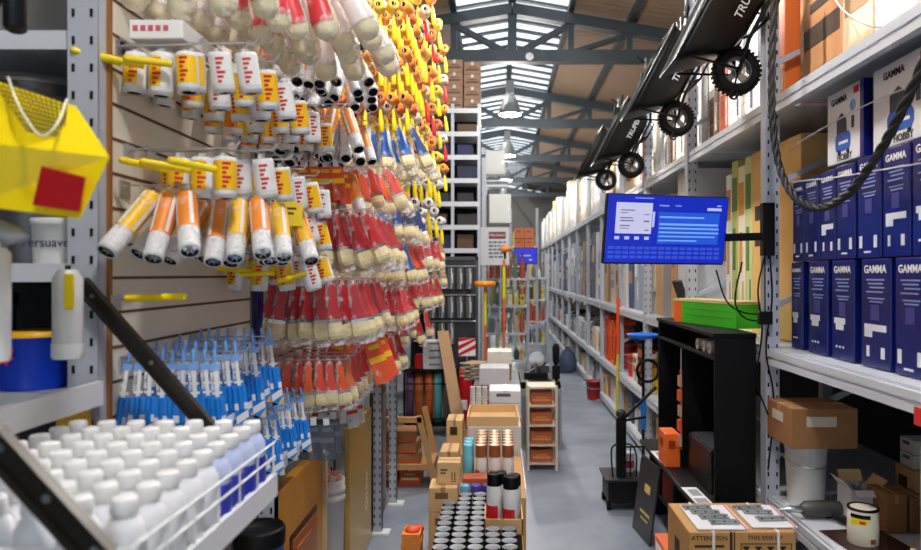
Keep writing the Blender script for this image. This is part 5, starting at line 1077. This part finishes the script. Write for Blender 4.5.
# ---- wheelbarrows hanging on the rack uprights
WT = M((9, 9, 11), .36); RIM = M((120, 122, 126), .3, .8)
def barrow():
    p = proto('wheelbarrow')
    rd = Vector((.456, 0, .89)); nd = Vector((.89, 0, -.456)); yd = Vector((0, 1, 0))
    def L3(u, n, y): return rd*u+nd*n+yd*y
    def ring(u0, u1, w0, w1, n, nslope=0):
        out = []; r = .06
        for (cu, cy, a0) in ((u1-r, w1-r, 0), (u0+r, w0-r, PI/2), (u0+r, -w0+r, PI), (u1-r, -w1+r, 1.5*PI)):
            for k in range(5):
                a = a0+PI/2*k/4; out.append(L3(cu+r*math.cos(a), n+nslope*(cu+r*math.cos(a)-u0), cy+r*math.sin(a)))
        return out
    rg = [ring(0, .585, .17, .24, 0), ring(.03, .575, .165, .23, .04), ring(.11, .56, .15, .205, .13), ring(.20, .54, .13, .17, .215), ring(.25, .51, .115, .15, .24)]
    b = B(); b.loft(rg, 0, True, False, True); o = b.build('tub', WT, p); md = o.modifiers.new('wall', 'SOLIDIFY'); md.thickness = .005
    b = B(); b.tube(ring(-.005, .59, .175, .245, 0)+ring(-.005, .59, .175, .245, 0)[:2], .007, 6); b.build('rim', WT, p)
    wc = L3(.135, .295, 0)
    b = B(); b.lathe([(.066, -.028), (.088, -.034), (.104, -.03), (.11, -.014), (.11, .014), (.104, .03), (.088, .034), (.066, .028)], 30, axis='y', c=wc, cap=False)
    for k in range(30):
        a = 2*PI*k/30; b.bx(-.006, .006, -.03, .03, -.004, .004, 0, Matrix.Translation(wc+Vector((.109*math.cos(a), 0, .109*math.sin(a)))) @ Matrix.Rotation(-a+PI/2, 4, 'Y'))
    wh = b.build('tyre', RUBBER, p)
    b = B(); b.lathe([(.066, -.024), (.066, .024), (.058, .02), (.058, -.02), (.066, -.024)], 24, axis='y', c=wc, cap=False).lathe([(.014, -.03), (.02, -.03), (.02, .03), (.014, .03)], 12, axis='y', c=wc, cap=False)
    for k in range(4):
        a = PI/4+PI/2*k; v = Vector((math.cos(a), 0, math.sin(a))); s = Vector((-v.z, 0, v.x))*.013
        b.loft([[wc+v*.018-s-yd*.006, wc+v*.018+s-yd*.006, wc+v*.018+s+yd*.006, wc+v*.018-s+yd*.006], [wc+v*.06-s*1.4-yd*.006, wc+v*.06+s*1.4-yd*.006, wc+v*.06+s*1.4+yd*.006, wc+v*.06-s*1.4+yd*.006]], 0, False)
    b.build('wheel_rim', RIM, wh)
    b = B()
    for s in (-1, 1):
        b.tube([wc+yd*.05*s, L3(.26, .262, .10*s), L3(.50, .26, .145*s), L3(.86, .06, .20*s)], .010, 8)
    b.cyl(wc-yd*.055, wc+yd*.055, .008); b.build('frame', BLACK, p)
    for s in (-1, 1): B().cyl(L3(.83, .069, .197*s), L3(.95, .03, .21*s), .015, n=10).build('handle_grip', BLACK, p)
    for s in (-1, 1): B().tube([L3(.34, .26, .12*s), L3(.38, .298, .13*s), L3(.50, .298, .13*s), L3(.50, .26, .15*s)], .008, 6).tube([wc+yd*.05*s, L3(.05, .06, .14*s)], .006, 6).build('leg', BLACK, p)
    B().tube([L3(.38, .298, -.13), L3(.38, .298, .13)], .008, 6).tube(bez([wc+Vector((-.01, -.05, -.02)), wc+Vector((-.03, -.05, -.10)), wc+Vector((-.045, -.05, -.13)), wc+Vector((-.02, -.05, -.14)), wc+Vector((-.01, -.05, -.11))]), .005, 6).build('stop_loop', BLACK, p)
    # lettering on the tub side, running up towards the handles
    e1 = rg[3][14]; e0_ = rg[1][14]
    side_n = Vector((0, -1, 0)); zax = (yd*-1+nd*.25).normalized(); xax = rd; yax = zax.cross(xax).normalized()
    mm = Matrix((xax, yax, zax)).transposed()
    text('lettering', 'TRUPER', .055, M((206, 208, 212), .4), p, L3(.375, .16, -.186), rot=mm, bold=.0006)
    return p
bp = barrow(); wref = Vector((.456, 0, .89))*.135+Vector((.89, 0, -.456))*.295
for k, (Y, px, py) in enumerate(((3.32, 736, 72), (4.45, 676, 119), (5.98, 631, 165), (7.4, 606, 180))):
    w_ = P(px, py, Y); loc = w_-wref
    put(bp, loc, (0, 0, 0), 'black wheelbarrow hung nose down from the right rack, %s from the camera' % ORD[k], 'wheelbarrow', 'hanging wheelbarrows')
    t = thing('hanging_hook', 'steel hook on rack upright carrying the %s hanging wheelbarrow' % ORD[k], 'hook', (1.26, UPY[k+1]-.01, 3.42), group='wheelbarrow hooks')
    hx = loc.x+.456*.7+.89*.11; B().tube([(0, 0, .0), (hx-1.26, Y-UPY[k+1], .0), (hx-1.30, Y-UPY[k+1], .03)], .007, 6).build('rod', BLACK, t); B().bx(-.01, .0, -.02, .02, -.04, .04).build('back_plate', STEEL, t)

# ---- cables and cords at the right
t = thing('cable', 'thick black twisted cable hanging in a loop at upper right', 'cable', (0, 0, 0))
pts = bez([P(776, -60, 2.95), P(774, 10, 2.95), P(772, 70, 2.93), P(773, 125, 2.9), P(780, 168, 2.85), P(795, 197, 2.75), P(818, 208, 2.65), P(845, 196, 2.45), P(872, 163, 2.28), P(898, 118, 2.13), P(930, 45, 2.0), P(960, -60, 1.9)], 14)
b = B(); n = len(pts)
for s in range(3):
    q_ = []
    for i, p in enumerate(pts):
        d = (pts[min(i+1, n-1)]-pts[max(0, i-1)]).normalized(); u, v = frame(d); a = i*.55+s*2*PI/3; q_.append(p+u*.008*math.cos(a)+v*.008*math.sin(a))
    b.tube(q_, .0085, 7)
b.build('strand', M((30, 28, 27), .6), t)
def cord(label, pts, r, m):
    t = thing('cord', label, 'cord', pts[0]); B().tube([p-pts[0] for p in bez(pts, 10)], r, 6).build('line', m, t)
CW = M((206, 206, 210), .5)
cord('pale string stretched across the white compressor cartons', [P(789, 150, 3.25), P(803, 140, 3.1), P(860, 108, 2.62), P(930, 78, 2.2)], .003, CW)
cord('pale string stretched across the upper row of blue cartons', [P(781, 183, 3.25), P(830, 178, 2.8), P(880, 170, 2.45), P(935, 161, 2.15)], .003, CW)
cord('pale drooping cord above the upper right beam', [P(826, -20, 2.7), P(842, 9, 2.6), P(872, 26, 2.4), P(930, 29, 2.15)], .004, CW)
for k, pl in enumerate(([(742, 262), (735, 300), (745, 318), (768, 322)], [(765, 255), (758, 290), (762, 330), (757, 380), (768, 415)], [(770, 255), (772, 300), (766, 350), (774, 400), (768, 470)], [(716, 270), (726, 300), (742, 312), (766, 315)])):
    cord('thin black cable hanging behind the monitor arm, %s' % ['left loop', 'long middle one', 'longest one by the upright', 'from the monitor corner'][k], [P(x, y, 3.31 if k in (0, 3) else 3.25) for x, y in pl], .004, BLACK)
t = thing('power_adapter', 'black power adapter dangling among cables under the bracket plate', 'adapter', P(765, 318, 3.24)); B().bx(-.03, .03, -.02, .02, -.03, .03).build('case', BLACK, t, bevel=.004); B().tube([(0, 0, .03), (0, 0, .30)], .003, 6).build('lead', BLACK, t)
# ------------------------------------------------------------------ far end of the shop
rr = random.Random(5)
def lowrack(label, x0, x1, Y, h, levels, depth=.5):
    t = thing('storage_rack', label, 'rack', (x0, Y, 0))
    for x in (0, x1-x0): B().bx(x-.02, x+.02, 0, .04, 0, h).build('upright', STEELW, t); B().bx(x-.02, x+.02, depth-.04, depth, 0, h).build('upright', STEELW, t)
    for k in range(levels): B().bx(0, x1-x0, 0, depth, h*(k+.5)/levels-.03, h*(k+.5)/levels).build('shelf_board', BEAMW, t)
    return [h*(k+.5)/levels for k in range(levels)], x0, x1, Y, depth
PAL = (((206, 190, 150), 'beige'), ((150, 160, 110), 'olive'), ((120, 124, 130), 'grey'), ((216, 212, 204), 'white'), ((180, 120, 80), 'tan'), ((196, 84, 56), 'red brown'), ((60, 64, 74), 'dark'), ((214, 190, 96), 'yellowish'), ((96, 120, 110), 'green grey'))
def jumble(rack, place, per, hmax=.3, group=None):
    zs, x0, x1, Y, dep = rack
    for li, z in enumerate(zs):
        n = per; w = (x1-x0-.06)/n
        for k in range(n):
            c, nm = PAL[rr.randrange(len(PAL))]; h = rr.uniform(.35, 1)*hmax; ww = w*rr.uniform(.6, .92); xa = x0+.03+w*k
            lab = '%s goods on the %s, %s shelf up, %s from left' % (nm, place, ORD[li], ORD[k])
            if rr.random() < .45:
                t = thing('bottle', lab, 'bottle', (xa+ww/2, Y+.14, z+.0005), group=group); r = min(ww, .16)/2
                B().lathe([(r*.9, 0), (r, .01), (r, h*.65), (r*.4, h*.85), (r*.4, h)], 12).build('body', M(c, .45), t); B().cyl((0, 0, h*.9), (0, 0, h+.02), r*.45, n=10).build('cap', M(PAL[(k*5+li) % 9][0], .4), t)
            else: carton(lab, xa, xa+ww, Y+.05, Y+.05+min(.3, dep-.1), z, z+h, M(c, .6), group, tape=False, mark=(M(PAL[(k*3+li+4) % 9][0], .5), 'label'), name='carton')
jumble(lowrack('cluttered low rack across the far end, left', -.30, .45, 11.2, 1.75, 4), 'cluttered left far rack', 7, .42, 'goods on the left far rack')
jumble(lowrack('cluttered low rack further down, right of the first', .30, .95, 14.0, 1.75, 4), 'cluttered further rack', 7, .42, 'goods on the further rack')
jumble(lowrack('cluttered deep rack near the back wall', .0, 1.0, 18.5, 2.6, 5), 'rack near the back wall', 6, .42, 'goods near the back wall')
jumble(lowrack('cluttered rack close behind the tall white rack', -1.6, -.2, 13.0, 2.4, 5), 'rack behind the tall one', 6, .36, 'goods behind the tall rack')
t = thing('display_sign', 'small blue lit display at the far end', 'display', P(526, 264, 11.6)); B().bx(-.20, .19, 0, .04, 0, .27).build('case', BLACK, t); B().bx(-.19, .18, -.006, 0, .01, .26).build('screen', M((16, 28, 190), .3, 0, 0, 20, .5), t)
B().bx(-.10, .08, -.008, -.006, .13, .15).bx(.05, .10, -.008, -.006, .06, .08).build('text_lines', WHITE, t); B().cyl((0, .02, 0), (0, .02, -.12), .012).build('stand', BLACK, t)
for k in range(2):
    for j in range(2): carton('orange carton above the small blue display, %s column, %s' % (ORD[k], ['lower', 'upper'][j]), .24+.17*k, .40+.17*k, 11.75, 12.0, 2.02+.18*j, 2.19+.18*j, M((224, 130, 84), .6), 'orange cartons at far end', tape=False, mark=(M((190, 100, 60), .6), 'label'))
t = thing('storage_rack', 'pale shelf frame holding the orange cartons at far end', 'rack', (.18, 11.7, 0))
for x in (0, .44): B().bx(x-.02, x+.02, 0, .05, 0, 2.7).build('upright', STEELW, t)
B().bx(0, .44, 0, .5, 1.98, 2.018).build('shelf_board', BEAMW, t); B().bx(0, .44, 0, .5, 1.5, 1.54).build('shelf_board', BEAMW, t)
